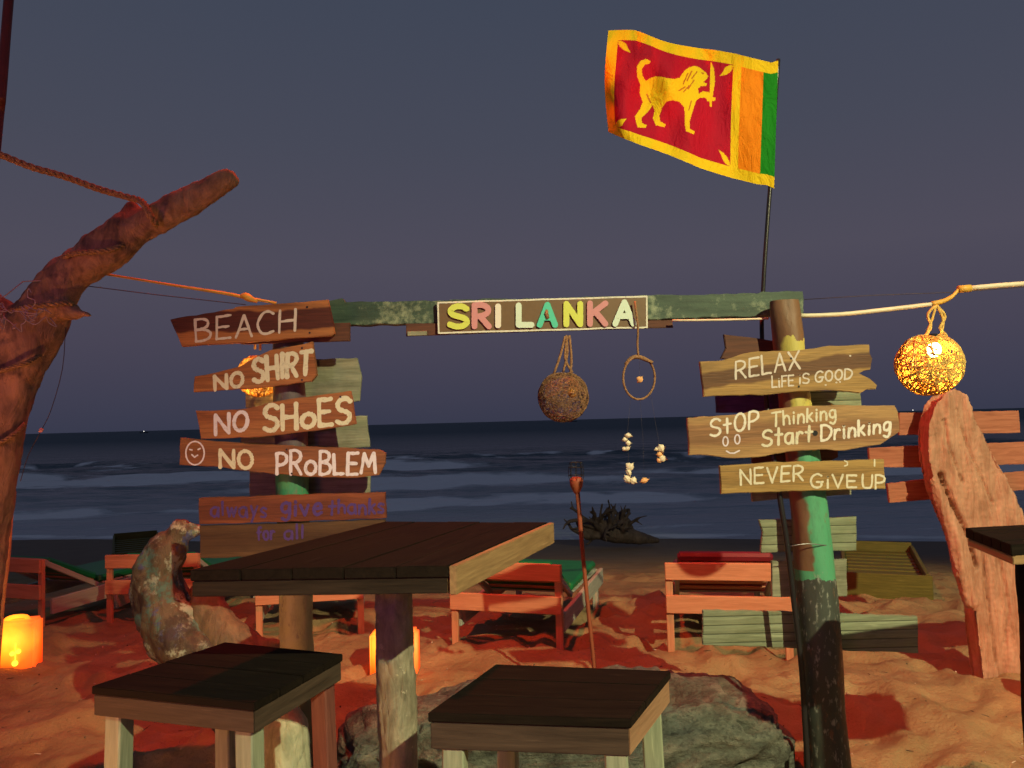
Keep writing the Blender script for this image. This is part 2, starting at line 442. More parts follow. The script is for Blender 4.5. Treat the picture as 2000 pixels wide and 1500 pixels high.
# ------------------------------------------------------------------ beach
def beach():
    ys = []; y = -6.0
    while y < 60:
        ys.append(y)
        y += .25 if y < 1.6 else (.026 if y < 7 else .026*(1+(y-7)*.55))
    ys = np.array(ys)
    s = np.linspace(-.88, .88, 430)
    so = np.array([.95, 1.1, 1.4, 2, 3.2, 6, 12, 30])
    s = np.concatenate([-so[::-1], s, so])
    Y, Sg = np.meshgrid(ys, s, indexing='ij')
    X = Sg*(np.maximum(Y, 0)*.95+1.6)
    x = X.ravel(); y = Y.ravel(); z = ground_base(x, y)
    p = np.stack([x, y, 0*x], 1)
    dry = np.clip((shore_y(x)-1.5-y)/3.0, 0, 1); near = np.clip((11-y)/5, .15, 1)*dry
    z = z + near*(.040*fbm(p*1.3, 2, 3) + .030*fbm(p*3.6+fbm(p*2, 1, 8)[:, None]*.6, 3, 11) + .007*fbm(p*16, 2, 23) + .022*(np.clip(1-np.abs(vnoise(p*2.6+.6*fbm(p*1.7, 2, 61)[:, None], 62)), 0, 1)**4) - .010*np.clip(vnoise(p*7.5, 63), 0, 1)**2*2)
    # footprints
    rnd = random.Random(5)
    zz = z.copy()
    for k in range(900):
        fy = rnd.uniform(1.8, 10.5); fx = rnd.uniform(-1, 1)*(fy*.9+1.2)
        a = rnd.uniform(0, 6.28); L = rnd.uniform(.10, .17); Wd = rnd.uniform(.05, .085); dp = rnd.uniform(.012, .045)
        msk = np.nonzero((np.abs(x-fx) < .4) & (np.abs(y-fy) < .4))[0]
        dx = x[msk]-fx; dy = y[msk]-fy
        u = (dx*math.cos(a)+dy*math.sin(a))/L; v = (-dx*math.sin(a)+dy*math.cos(a))/Wd
        d = u*u+v*v
        zz[msk] += -dp*np.exp(-d*1.1) + dp*.45*np.exp(-(np.sqrt(d)-1.75)**2*3)
    z = zz
    ny, nx = X.shape
    idx = np.arange(ny*nx).reshape(ny, nx)
    F = np.stack([idx[:-1, :-1].ravel(), idx[:-1, 1:].ravel(), idx[1:, 1:].ravel(), idx[1:, :-1].ravel()], 1)
    me = bpy.data.meshes.new('sand_beach')
    me.vertices.add(len(x)); me.vertices.foreach_set('co', np.stack([x, y, z], 1).ravel())
    me.loops.add(F.size); me.loops.foreach_set('vertex_index', F.ravel())
    me.polygons.add(len(F)); me.polygons.foreach_set('loop_start', np.arange(0, F.size, 4)); me.polygons.foreach_set('loop_total', np.full(len(F), 4))
    me.polygons.foreach_set('use_smooth', [True]*len(F)); me.update(); me.validate()
    m, t, b = mat('beach_sand'); g = N(t, 'ShaderNodeNewGeometry').outputs['Position']
    n1 = noise(t, g, 2.5, 5); n2 = noise(t, g, 260, 3, .7); n3 = noise(t, g, 28, 5, .65)
    col = ramp(t, n1, [(.35, (.27, .18, .088)), (.65, (.38, .265, .135))])
    col = mix(t, mth(t, 'MULTIPLY', mth(t, 'SUBTRACT', n2, .5), 1.6, True), col, (.12, .09, .06))
    dbr = mth(t, 'MULTIPLY', mth(t, 'SUBTRACT', n3, .70), 14, True)
    col = mix(t, mth(t, 'MULTIPLY', dbr, .6), col, (.07, .045, .03))
    s_ = N(t, 'ShaderNodeSeparateXYZ'); link(t, g, s_.inputs[0])
    # wet sand down the slope
    wet = mth(t, 'MULTIPLY', mth(t, 'SUBTRACT', mth(t, 'ADD', mth(t, 'MULTIPLY', s_.outputs['Z'], -1.0), mth(t, 'MULTIPLY', n1, .25)), .45), 2.2, True)
    col = mix(t, mth(t, 'MULTIPLY', wet, .75), col, (.14, .10, .08))
    link(t, col, b.inputs['Base Color'])
    rr = mth(t, 'SUBTRACT', .95, mth(t, 'MULTIPLY', wet, .3)); link(t, rr, b.inputs['Roughness']); b.inputs['Specular IOR Level'].default_value = .2
    n4 = noise(t, g, 34, 5, .65)
    n5 = noise(t, g, 90, 4, .7); nb = bump(t, b, n4, .022, .75); nb = bump(t, b, n5, .008, .7, nb); bump(t, b, n2, .003, .8, nb)
    me.materials.append(m)
    o = bpy.data.objects.new('sand_beach', me); COL.objects.link(o); o['kind'] = 'structure'
beach()
def litter():
    rn = random.Random(77); geos = []
    me = bpy.data.objects['sand_beach'].data; n = len(me.vertices); co = np.empty(n*3); me.vertices.foreach_get('co', co); co = co.reshape(-1, 3)
    for k in range(700):
        y = rn.uniform(2.2, 9) if k % 3 else rn.uniform(2.2, 5.5); x = rn.uniform(-1, 1)*(y*.8+.5)
        j = np.argmin((co[:, 0]-x)**2+(co[:, 1]-y)**2); p = Vector(co[j]); a = rn.uniform(0, 6.28); L = rn.choice((.006, .010, .016, .03, .05)); r = .0022 if L > .012 else L*.45
        d = Vector((math.cos(a), math.sin(a), rn.uniform(-.1, .25)))
        geos.append(tube_geo([p-d*L*.5+Vector((0, 0, r*.6)), p+Vector((0, 0, r*1.1)), p+d*L*.5+Vector((0, 0, r*.5))], [r*.5, r, r*.4], 5))
    V, F = merge(geos); m, t, b = mat('shell_and_twig_bits'); v = N(t, 'ShaderNodeNewGeometry').outputs['Position']
    nz = noise(t, v, 9, 2); link(t, ramp(t, nz, [(.42, (.05, .03, .02)), (.5, (.16, .10, .06)), (.6, (.55, .48, .38))]), b.inputs['Base Color']); b.inputs['Roughness'].default_value = .8
    o = obj('beach_litter', V, F, m); o['kind'] = 'stuff'; o['label'] = 'scattered twigs, weed and shell bits on the sand'; o['category'] = 'litter'
litter()

# ------------------------------------------------------------------ sea
def sea():
    ys = []; y = 14.0
    while y < 9000:
        ys.append(y); y += .10*(1+max(0, y-14)*.016) if y < 75 else y*.03
    ys.append(20000)
    ys = np.array(ys)
    s = np.concatenate([[-60, -20, -6, -2.5, -1.4], np.linspace(-.95, .95, 420), [1.4, 2.5, 6, 20, 60]])
    Y, Sg = np.meshgrid(ys, s, indexing='ij'); X = Sg*Y*.9
    x = X.ravel(); y = Y.ravel(); p = np.stack([x, y, 0*x], 1)
    far = np.clip((90-y)/40, 0, 1); shallow = np.clip((y-shore_y(x))/10, .12, 1)
    z = SEA + far*shallow*(.11*fbm(p*np.array([.10, .5, 1]), 3, 4) + .045*fbm(p*np.array([.6, 1.8, 1]), 3, 40))
    foam = np.zeros_like(x)
    q1 = fbm(p*np.array([.07, 0, 1]), 2, 70); q2 = fbm(p*np.array([.5, .9, 1]), 4, 90); q3 = fbm(p*np.array([.22, .1, 1]), 2, 120)
    def roller(y0, slope, amp, width, wob, x0, x1, seed, fm):
        nonlocal z, foam
        c = y0 + slope*x + wob*fbm(np.stack([x*.09, 0*x+seed, 0*x], 1), 2, seed)
        d = (y-c)/width
        env = 1/(1+np.exp(-(x-x0)*.5)) * 1/(1+np.exp((x-x1)*.5))
        prof = np.where(d < 0, np.exp(-d*d*5), np.exp(-d*d*.9))
        z = z + amp*env*prof*(.75+.25*q3)
        f = env*np.exp(-((d+.75)/.85)**2)*np.clip(.75+.6*q2+.5*q3+fm, 0, 1.3)
        foam = np.maximum(foam, f)
        tr = env*np.exp(-((d-.9)/.8)**2)*np.clip(-.1+.8*q2+fm*.5, 0, .6)
        foam = np.maximum(foam, tr)
    roller(38, -.10, .50, 2.6, 1.6, -40, -7, 3, .45)
    roller(33, -.02, .42, 2.4, 1.4, -10, 3, 5, .5)
    roller(44, -.06, .75, 2.4, 1.6, 3, 14, 8, -.45)
    roller(39, -.12, .50, 2.4, 2.0, 7.5, 30, 12, .4)
    roller(46, .0, .6, 2.8, 2.0, -11, -3, 14, .5)
    roller(58, .02, .40, 2.8, 3.0, -60, 60, 17, -.75)
    roller(25.5, .03, .16, 1.2, 1.6, -30, 30, 21, -.45)
    # swash line
    sw = y-(shore_y(x)+.15*np.sin(x*1.3)+.5)
    foam = np.maximum(foam, np.exp(-(sw/.35)**2)*np.clip(.35+.5*q2, 0, .8)); foam = np.maximum(foam, np.exp(-((sw-1.6)/.5)**2)*np.clip(.1+.5*q2, 0, .5))
    ny, nx = X.shape; idx = np.arange(ny*nx).reshape(ny, nx)
    F = np.stack([idx[:-1, :-1].ravel(), idx[:-1, 1:].ravel(), idx[1:, 1:].ravel(), idx[1:, :-1].ravel()], 1)
    me = bpy.data.meshes.new('sea')
    me.vertices.add(len(x)); me.vertices.foreach_set('co', np.stack([x, y, z], 1).ravel())
    me.loops.add(F.size); me.loops.foreach_set('vertex_index', F.ravel())
    me.polygons.add(len(F)); me.polygons.foreach_set('loop_start', np.arange(0, F.size, 4)); me.polygons.foreach_set('loop_total', np.full(len(F), 4))
    me.polygons.foreach_set('use_smooth', [True]*len(F)); me.update(); me.validate()
    at = me.attributes.new('foam', 'FLOAT', 'POINT'); at.data.foreach_set('value', foam)
    m, t, b = mat('sea_water'); g = N(t, 'ShaderNodeNewGeometry').outputs['Position']
    n = noise(t, mapping(t, g, (.45, 1.2, 1)), 2.2, 7, .62); n2 = noise(t, mapping(t, g, (.12, .5, 1)), .8, 5, .6)
    fa = N(t, 'ShaderNodeAttribute', attribute_name='foam')
    fn = noise(t, mapping(t, g, (.5, 1.0, 1)), 3.0, 6, .7)
    k = mth(t, 'MULTIPLY', mth(t, 'SUBTRACT', mth(t, 'ADD', fa.outputs['Fac'], mth(t, 'MULTIPLY', fn, .5)), .46), 3.2, True)
    col = mix(t, n2, (.030, .070, .100), (.050, .100, .135))
    sp = N(t, 'ShaderNodeSeparateXYZ'); link(t, g, sp.inputs[0])
    sh = mth(t, 'MULTIPLY', mth(t, 'SUBTRACT', 46, sp.outputs['Y']), .036, True)
    col = mix(t, sh, col, (.44, .50, .55))
    col = mix(t, k, col, (.95, .95, .96))
    link(t, col, b.inputs['Base Color'])
    farr = mth(t, 'MULTIPLY', mth(t, 'SUBTRACT', sp.outputs['Y'], 40), .006, True)
    link(t, mth(t, 'ADD', mth(t, 'ADD', .18, mth(t, 'MULTIPLY', farr, .4)), mth(t, 'MULTIPLY', k, .5), True), b.inputs['Roughness'])
    b.inputs['IOR'].default_value = 1.333
    nb = bump(t, b, n, .16, .8); bump(t, b, n2, .9, .8, nb)
    me.materials.append(m); o = bpy.data.objects.new('sea', me); COL.objects.link(o); o['kind'] = 'structure'
sea()
# seabed far out so nothing shows below the horizon
# tiny lights of far boats
def boat(px, py, label, Y=900):
    p = P(px, py, Y); base = SEA
    t = thing('fishing_boat', label, 'boat', (p.x, p.y, base), group='boats on the horizon')
    # hull
    V = []; F = []
    L = 5.0
    for i, f in enumerate((-1, -.6, 0, .6, 1)):
        w = (.25, .9, 1.1, .9, .1)[i]; hz = (.9, .75, .7, .8, 1.3)[i]
        V += [(p.x+f*L, p.y-w, base+hz), (p.x+f*L, p.y-w*.5, base-.2), (p.x+f*L, p.y+w*.5, base-.2), (p.x+f*L, p.y+w, base+hz)]
    for i in range(4):
        for j in range(3): F.append((i*4+j, (i+1)*4+j, (i+1)*4+j+1, i*4+j+1))
        F.append((i*4+3, (i+1)*4+3, (i+1)*4, i*4))
    F += [(0, 1, 2, 3), (19, 18, 17, 16)]
    obj('hull', V, F, M_black, t)
    zt = p.z
    tube('mast', [(p.x, p.y, base+.6), (p.x, p.y, max(zt, base+2))], .06, M_black, t, n=6)
    bm = bmesh.new(); bmesh.ops.create_icosphere(bm, subdivisions=2, radius=.42)
    o = bm_obj('mast_light', bm, emit('boat_light', (1, .95, .85), 2.5), t); o.location = Vector((p.x, p.y, max(zt, base+2)))-t.location
boat(281, 843.5, 'tiny boat light far out on the horizon at the left beside the smiley board')
boat(1118, 818, 'tiny boat light on the horizon just under the brown woven ball')
boat(1783, 801, 'tiny boat light on the horizon between the drinking board and the driftwood')

# ------------------------------------------------------------------ painted handwriting
def arc(cx, cy, rx, ry, a0, a1, n=12):
    return [(cx+rx*math.cos(math.radians(a0+(a1-a0)*i/n)), cy+ry*math.sin(math.radians(a0+(a1-a0)*i/n))) for i in range(n+1)]
GL = {  # strokes: ('L', polyline) straight, ('C', points) smooth; box 0..1, width factor
 'B': (.7, [('L', [(0, 0), (0, 1)]), ('C', [(0, 1), (.5, 1.0), (.85, .88), (.8, .65), (.4, .55), (0, .52)]), ('C', [(0, .52), (.6, .5), (1, .33), (.9, .1), (.45, 0), (0, 0)])]),
 'E': (.65, [('L', [(0, 0), (0, 1)]), ('L', [(0, 1), (1, 1)]), ('L', [(0, .52), (.85, .52)]), ('L', [(0, 0), (1, 0)])]),
 'A': (.75, [('L', [(0, 0), (.5, 1)]), ('L', [(.5, 1), (1, 0)]), ('L', [(.2, .36), (.82, .36)])]),
 'C': (.75, [('C', [(1, .88), (.7, 1), (.35, .93), (.05, .6), (.03, .35), (.25, .06), (.6, 0), (1, .08)])]),
 'H': (.75, [('L', [(0, 0), (0, 1)]), ('L', [(1, 0), (1, 1)]), ('L', [(0, .5), (1, .5)])]),
 'N': (.75, [('L', [(0, 0), (0, 1)]), ('L', [(0, 1), (1, 0)]), ('L', [(1, 0), (1, 1)])]),
 'O': (.75, [('C', arc(.5, .5, .5, .5, 85, 275, 8)), ('C', arc(.5, .5, .5, .5, 265, 455, 8))]),
 'S': (.7, [('C', [(.98, .88), (.7, 1), (.3, .98), (.04, .8), (.15, .6), (.5, .5), (.88, .4), (1, .2), (.75, .02), (.35, 0), (0, .1)])]),
 'I': (.12, [('L', [(.5, 0), (.5, 1)])]),
 'R': (.7, [('L', [(0, 0), (0, 1)]), ('C', [(0, 1), (.5, 1.02), (.92, .88), (.9, .65), (.5, .5), (0, .48)]), ('L', [(.4, .48), (1, 0)])]),
 'T': (.75, [('L', [(0, 1), (1, 1)]), ('L', [(.5, 0), (.5, 1)])]),
 'P': (.65, [('L', [(0, 0), (0, 1)]), ('C', [(0, 1), (.5, 1.02), (.97, .88), (.95, .6), (.5, .45), (0, .44)])]),
 'L': (.6, [('L', [(0, 1), (0, 0)]), ('L', [(0, 0), (1, 0)])]),
 'M': (.95, [('L', [(0, 0), (.15, 1)]), ('L', [(.15, 1), (.5, .35)]), ('L', [(.5, .35), (.82, 1)]), ('L', [(.82, 1), (1, 0)])]),
 'X': (.75, [('L', [(0, 0), (1, 1)]), ('L', [(0, 1), (1, 0)])]),
 'F': (.6, [('L', [(0, 0), (0, 1)]), ('L', [(0, 1), (1, 1)]), ('L', [(0, .52), (.8, .52)])]),
 'G': (.85, [('C', [(.9, .88), (.6, 1), (.2, .85), (0, .5), (.15, .12), (.5, 0), (.85, .12), (.88, .42)]), ('L', [(.5, .42), (1, .42)])]),
 'D': (.75, [('L', [(0, 0), (0, 1)]), ('C', [(0, 1), (.5, .97), (1, .7), (1, .35), (.6, .04), (0, 0)])]),
 'U': (.7, [('C', [(0, 1), (0, .4), (.15, .05), (.5, 0), (.85, .05), (1, .4), (1, 1)])]),
 'V': (.75, [('L', [(0, 1), (.5, 0)]), ('L', [(.5, 0), (1, 1)])]),
 'K': (.75, [('L', [(0, 0), (0, 1)]), ('L', [(0, .42), (1, 1)]), ('L', [(.35, .6), (1, 0)])]),
 't': (.5, [('L', [(.5, 0), (.5, 1)]), ('L', [(0, .62), (1, .62)])]),
 'h': (.5, [('L', [(0, 0), (0, 1)]), ('C', [(0, .4), (.4, .62), (.85, .55), (1, .3), (1, 0)])]),
 'i': (.14, [('L', [(.5, 0), (.5, .58)]), ('L', [(.5, .80), (.5, .84)])]),
 'n': (.5, [('L', [(0, 0), (0, .62)]), ('C', [(0, .35), (.4, .62), (.85, .55), (1, .3), (1, 0)])]),
 'k': (.45, [('L', [(0, 0), (0, 1)]), ('L', [(0, .28), (.9, .62)]), ('L', [(.25, .38), (1, 0)])]),
 'g': (.5, [('C', [(.95, .60), (.5, .68), (.05, .52), (.1, .2), (.5, .1)]), ('C', [(.45, .1), (.85, .22), (.96, .50)]), ('C', [(1, .64), (1, .2), (.95, -.15), (.6, -.36), (.1, -.25)])]),
 'a': (.6, [('C', [(.95, .6), (.5, .66), (.05, .5), (.05, .15), (.45, 0)]), ('C', [(.42, 0), (.8, .12), (.94, .5)]), ('L', [(.95, .62), (1, 0)])]),
 'r': (.4, [('L', [(0, 0), (0, .62)]), ('C', [(0, .35), (.3, .58), (.65, .65), (1, .58)])]),
 'w': (.7, [('L', [(0, .62), (.25, 0)]), ('L', [(.25, 0), (.5, .55)]), ('L', [(.5, .55), (.75, 0)]), ('L', [(.75, 0), (1, .62)])]),
 'y': (.5, [('L', [(0, .62), (.5, .05)]), ('L', [(1, .62), (.2, -.38)])]),
 's': (.45, [('C', [(.95, .58), (.5, .66), (.1, .5), (.4, .34), (.9, .2), (.7, 0), (.05, .03)])]),
 'e': (.5, [('L', [(.05, .33), (.92, .36)]), ('C', [(.93, .38), (.8, .60), (.35, .62), (.02, .35), (.2, .02), (.6, -.02), (1, .1)])]),
 'v': (.5, [('L', [(0, .62), (.5, 0)]), ('L', [(.5, 0), (1, .62)])]),
 'l': (.12, [('L', [(.5, 0), (.5, 1)])]),
 'f': (.45, [('C', [(1, .95), (.6, 1), (.35, .8), (.35, 0)]), ('L', [(0, .6), (.85, .6)])]),
 'o': (.55, [('C', arc(.5, .32, .5, .32, 85, 275, 8)), ('C', arc(.5, .32, .5, .32, 265, 455, 8))]),
 'q': (.7, [('C', arc(.5, .42, .5, .42, 85, 275, 8)), ('C', arc(.5, .42, .5, .42, 265, 455, 8))]),      # small round O among capitals
}
def stroke_geo(pts, w, y0, depth, rnd=None):
    """flat brush stroke in the x-z plane: front at y = y0, thickness depth backwards, rounded ends"""
    p = [np.array(q, float) for q in pts]
    q = [p[0]]
    for a in p[1:]:
        if np.linalg.norm(a-q[-1]) > 1e-5: q.append(a)
    p = q
    if len(p) < 2: p.append(p[0]+np.array([1e-3, 0]))
    left = []; right = []; n = len(p)
    for i in range(n):
        t = p[min(i+1, n-1)]-p[max(i-1, 0)]; t = t/np.linalg.norm(t); nn = np.array([-t[1], t[0]])
        ww = w*(1+(rnd.uniform(-.2, .2) if rnd else 0))/2
        left.append(p[i]+nn*ww); right.append(p[i]-nn*ww)
        if i == 0: t0, n0, w0 = t, nn, ww
        if i == n-1: t1, n1, w1 = t, nn, ww
    V = []; F = []
    for i in range(n): V += [left[i], right[i]]
    for i in range(n-1): F.append((2*i, 2*i+1, 2*i+3, 2*i+2))
    m = 5
    c0 = [p[0]+w0*(n0*math.cos(a)-t0*math.sin(a)) for a in [math.pi*(k+1)/(m+1) for k in range(m)]]
    b = len(V); V += c0; F.append(tuple([0]+[b+k for k in range(m)]+[1])[::1])
    c1 = [p[-1]+w1*(-n1*math.cos(a)+t1*math.sin(a)) for a in [math.pi*(k+1)/(m+1) for k in range(m)]]
    b2 = len(V); V += c1; F.append(tuple([2*n-1]+[b2+k for k in range(m)]+[2*n-2]))
    # outline for the sides
    out = [2*i for i in range(n)] + [b2+k for k in range(m)][::-1] + [2*i+1 for i in range(n-1, -1, -1)] + [b+k for k in range(m)][::-1]
    V3 = [(v[0], y0, v[1]) for v in V]; nb = len(V3)
    V3 += [(v[0], y0+depth, v[1]) for v in V]
    F3 = list(F)
    for i in range(len(out)):
        a, c = out[i], out[(i+1) % len(out)]
        F3.append((a, c, c+nb, a+nb))
    return V3, F3
def word(text, p0, p1, h, sw, Y, widths=None, depth=.0006, jit=.04, rnd=None, hs=None, lift=.0004, gap=.28, cnt=[0]):
    """text along the baseline p0 -> p1 (photograph pixels on the board's face y = Y), letters h px high"""
    rnd = rnd or random.Random(len(text)*7+int(p0[0]))
    ws = [(GL[c][0] if c != ' ' else .5) for c in text]
    tot = sum(ws)+gap*(len(text)-1)
    dx = (p1[0]-p0[0], p1[1]-p0[1]); L = math.hypot(*dx); ex = (dx[0]/L, dx[1]/L); ey = (ex[1]*.5, -1)
    k = L/tot; x = 0; geos = []
    for i, c in enumerate(text):
        w = ws[i]*k
        if c != ' ':
            hh = h*(hs[i] if hs else 1)*(1+rnd.uniform(-jit, jit)); oy = rnd.uniform(-jit, jit)*h*.6; sh = rnd.uniform(-.06, .06)
            for kind, pts in GL[c][1]:
                if kind == 'C': pts = [tuple(q) for q in spline(pts, 4)]
                segs = [pts] if kind == 'C' else [[tuple(pts[j][a]+(pts[j+1][a]-pts[j][a])*f/4+(rnd.uniform(-.012, .012)) for a in (0, 1)) for f in range(5)] for j in range(len(pts)-1)]
                for sg in segs:
                    q = []
                    for (u, v) in sg:
                        px = p0[0]+ex[0]*(x+w*u+sh*v*hh)+ey[0]*hh*v*.1
                        py = p0[1]+ex[1]*(x+w*u)+ey[1]*hh*v+oy
                        q.append(pxz(px, py, Y))
                    cnt[0] = (cnt[0]+1) % 7
                    geos.append(stroke_geo(q, pr(sw, Y), Y-lift-cnt[0]*.00012, lift+cnt[0]*.00012-.0001, rnd))
        x += w+gap*k
    return geos
def dots(list_, sw, Y):
    g = []
    for i, pts in enumerate(list_):
        q = [pxz(a, b, Y) for a, b in pts]; g.append(stroke_geo(q, pr(sw, Y), Y-.0005-i*.00012, .0004+i*.00012))
    return g
def chalk(name, col, wear=.55):
    m, t, b = mat(name); v = N(t, 'ShaderNodeNewGeometry').outputs['Position']
    n = noise(t, v, 90, 5, .7); n2 = noise(t, v, 14, 3, .6)
    k = mth(t, 'MULTIPLY', mth(t, 'SUBTRACT', mth(t, 'ADD', mth(t, 'MULTIPLY', n, .7), mth(t, 'MULTIPLY', n2, .3)), .52), 7, True)
    c = mix(t, mth(t, 'MULTIPLY', k, wear), col, tuple(x*.35 for x in col))
    link(t, c, b.inputs['Base Color']); b.inputs['Roughness'].default_value = .7; return m
M_white = chalk('white_brush_paint', (.66, .62, .56))
M_cream = chalk('cream_brush_paint', (.60, .56, .44))
M_dusty = chalk('dusty_white_chalk_paint', (.56, .50, .46), .5)
M_violet = chalk('violet_brush_paint', (.055, .025, .17), .85)
M_white_purplelit = chalk('purple_lit_white_paint', (.62, .56, .66))  # white lettering with the purple light's tint mixed into its colour

def board(name, outline, Y, th, mat_, parent, seed=1, rough=.004, yaw=0):
    """sawn plank with an irregular outline given in photograph pixels on its face y = Y"""
    rnd = random.Random(seed)
    pts = [pxz(a, b, Y) for a, b in outline]; q = []
    n = len(pts)
    for i in range(n):
        a = np.array(pts[i]); b = np.array(pts[(i+1) % n]); L = np.linalg.norm(b-a); k = max(1, int(L/.03))
        t = (b-a)/L; nn = np.array([-t[1], t[0]])
        for j in range(k):
            f = j/k; off = 0 if j == 0 else rnd.uniform(-rough, rough)*.5
            q.append(a+(b-a)*f+nn*off)
    ar = sum(q[i][0]*q[(i+1) % len(q)][1]-q[(i+1) % len(q)][0]*q[i][1] for i in range(len(q)))
    if ar < 0: q = q[::-1]
    bm = bmesh.new()
    vs = [bm.verts.new((a[0], Y, a[1])) for a in q]; f = bm.faces.new(vs)
    ex = bmesh.ops.extrude_face_region(bm, geom=[f]); nv = [e for e in ex['geom'] if isinstance(e, bmesh.types.BMVert)]
    for v in nv: v.co.y += th
    bmesh.ops.recalc_face_normals(bm, faces=bm.faces[:])
    ed = [e for e in bm.edges if len(e.link_faces) == 2 and e.calc_face_angle(0) > 1.2 and abs(e.verts[0].co.y-e.verts[1].co.y) < 1e-6]
    bmesh.ops.bevel(bm, geom=ed, offset=.0022, segments=2, affect='EDGES')
    bmesh.ops.triangulate(bm, faces=[f for f in bm.faces if len(f.verts) > 4])
    V = [v.co.copy() for v in bm.verts]; bm.verts.index_update(); F = [tuple(v.index for v in f.verts) for f in bm.faces]; bm.free()
    return obj(name, V, F, mat_, parent)
def lettering(geos, mat_, parent, name='lettering'):
    V, F = merge(geos); return obj(name, V, F, mat_, parent)
def nail(p, parent, r=.004):
    g = tube_geo([p+Vector((0, .002, 0)), p+Vector((0, -.0025, 0))], r, 8)
    obj('nail', g[0], g[1], M_black, parent)

YB = 2.955     # faces of the front boards
YP = 3.06      # posts
def signthing(label, outline, texts, mat_, cat='sign', seed=1, group='hand painted signs on the driftwood arch', nails=(), Y=YB):
    c = P(sum(a for a, b in outline)/len(outline), max(b for a, b in outline), Y)
    t = thing('painted_sign', label, cat, c, group=group)
    board('board', outline, Y, .024, mat_, t, seed)
    for g, m in texts: lettering(g, m, t)
    for a, b in nails: nail(P(a, b, Y), t)
    return t
# left post, top to bottom
signthing('dark red-brown board reading BEACH, topmost on the left post',
  [(332, 624), (400, 612), (455, 603), (462, 599), (560, 592), (640, 585), (653, 652), (648, 656), (530, 665), (430, 672), (355, 677)],
  [(word('BEACH', (383, 668), (576, 646), 43, 5, YB, jit=.05), M_dusty)], M_sign_red, seed=2, nails=((600, 600), (605, 650)))
signthing('orange-brown tapered board reading NO SHIRT under the BEACH board',
  [(380, 735), (420, 728), (470, 715), (500, 697), (530, 683), (570, 676), (610, 667), (613, 690), (618, 733), (608, 745), (500, 758), (430, 762), (378, 766), (378, 750)],
  [(word('NO', (420, 762), (474, 754), 27, 7, YB), M_cream), (word('SHIRT', (497, 746), (606, 731), 45, 9, YB, jit=.06), M_cream)], M_sign_or, seed=3, nails=((590, 680), (590, 742)))
signthing('orange-brown board reading NO SHOES, third down the left post',
  [(382, 802), (430, 801), (480, 798), (550, 782), (620, 772), (684, 763), (688, 780), (695, 828), (610, 842), (520, 852), (450, 856), (392, 857), (388, 830)],
  [(word('NO', (421, 848), (483, 840), 36, 7, YB), M_white_purplelit), (word('SHqES', (517, 843), (683, 826), 51, 9, YB, jit=.05, hs=[1, .95, .62, 1.0, .98]), M_cream)], M_sign_or2, seed=4, nails=((665, 775),))
circ = [(381+18*math.cos(a), 885+23*math.sin(a)) for a in [i*math.pi*2/20 for i in range(22)]]
signthing('long brown board with a smiley reading NO PROBLEM, fourth down the left post',
  [(352, 855), (420, 862), (500, 868), (600, 872), (680, 875), (740, 878), (753, 885), (752, 905), (740, 928), (700, 933), (600, 932), (500, 922), (420, 911), (350, 908)],
  [(word('NO', (430, 913), (493, 914), 34, 7, YB), M_cream), (word('PRqBLEM', (541, 927), (733, 924), 42, 6.5, YB, jit=.06, hs=[1, 1.08, .75, 1, .95, 1, .85]), M_white_purplelit),
   (dots([circ[:12], circ[10:], [(371, 878), (375, 879)], [(387, 878), (391, 876)], [(375, 888), (380, 893), (386, 889)]], 3, YB), M_white_purplelit)], M_sign_brown, seed=5, nails=((560, 878), (570, 925)))
M_sign_dkred = signwood('dark_red_board', (.11, .028, .014), (.20, .055, .022), off=0, half=.03, warp=.05, hard=3)
M_sign_olive = signwood('green_stained_board', (.045, .022, .010), (.075, .040, .018), off=0, half=.02, warp=.05, hard=3)
signthing('dark reddish board with faint purple writing always give thanks, below NO PROBLEM',
  [(388, 973), (470, 970), (600, 966), (752, 962), (754, 1012), (600, 1018), (389, 1024)],
  [(word('always', (412, 1008), (520, 1008), 29, 4.5, YB, jit=.12), M_violet), (word('give', (550, 1006), (628, 1004), 31, 6, YB, jit=.12), M_violet),
   (word('thanks', (642, 1005), (750, 1001), 27, 5, YB, jit=.12), M_violet)],
  M_sign_dkred, seed=6)
signthing('dark green-stained board with faint purple letters, lowest on the left post behind the table',
  [(389, 1027), (600, 1021), (752, 1015), (753, 1040), (700, 1056), (600, 1076), (480, 1088), (391, 1090)],
  [(word('for', (503, 1056), (536, 1054), 26, 4.5, YB, jit=.12), M_violet), (word('all', (556, 1053), (592, 1052), 26, 4.5, YB, jit=.12), M_violet)],
  M_sign_olive, seed=16)
# right post
signthing('yellow-brown split-ended board reading RELAX LIFE IS GOOD, top of the right post',
  [(1367, 706), (1410, 704), (1450, 691), (1480, 686), (1560, 684), (1620, 675), (1698, 673), (1699, 690), (1704, 700), (1700, 722), (1688, 724), (1678, 729), (1700, 740), (1713, 752), (1711, 760), (1692, 761), (1680, 768), (1620, 762), (1560, 764), (1500, 771), (1430, 772), (1375, 775), (1371, 740)],
  [(word('RELAX', (1437, 740), (1562, 719), 34, 4, YB, jit=.05), M_dusty), (word('LiFE', (1508, 757), (1550, 753), 21, 3, YB), M_dusty), (word('iS', (1561, 750), (1580, 748), 19, 3, YB), M_dusty),
   (word('GOOD', (1592, 747), (1663, 739), 20, 3.3, YB), M_dusty), (dots([[(1612, 752), (1613, 752)], [(1633, 747), (1634, 747)], [(1640, 746), (1641, 746)], [(1660, 695), (1661, 695)]], 3, YB), M_dusty)], M_sign_relax, seed=7, nails=((1545, 700), (1560, 755)))
el = lambda cx, cy, rx, ry: [(cx+rx*math.cos(a), cy+ry*math.sin(a)) for a in [i*math.pi*2/14 for i in range(15)]]
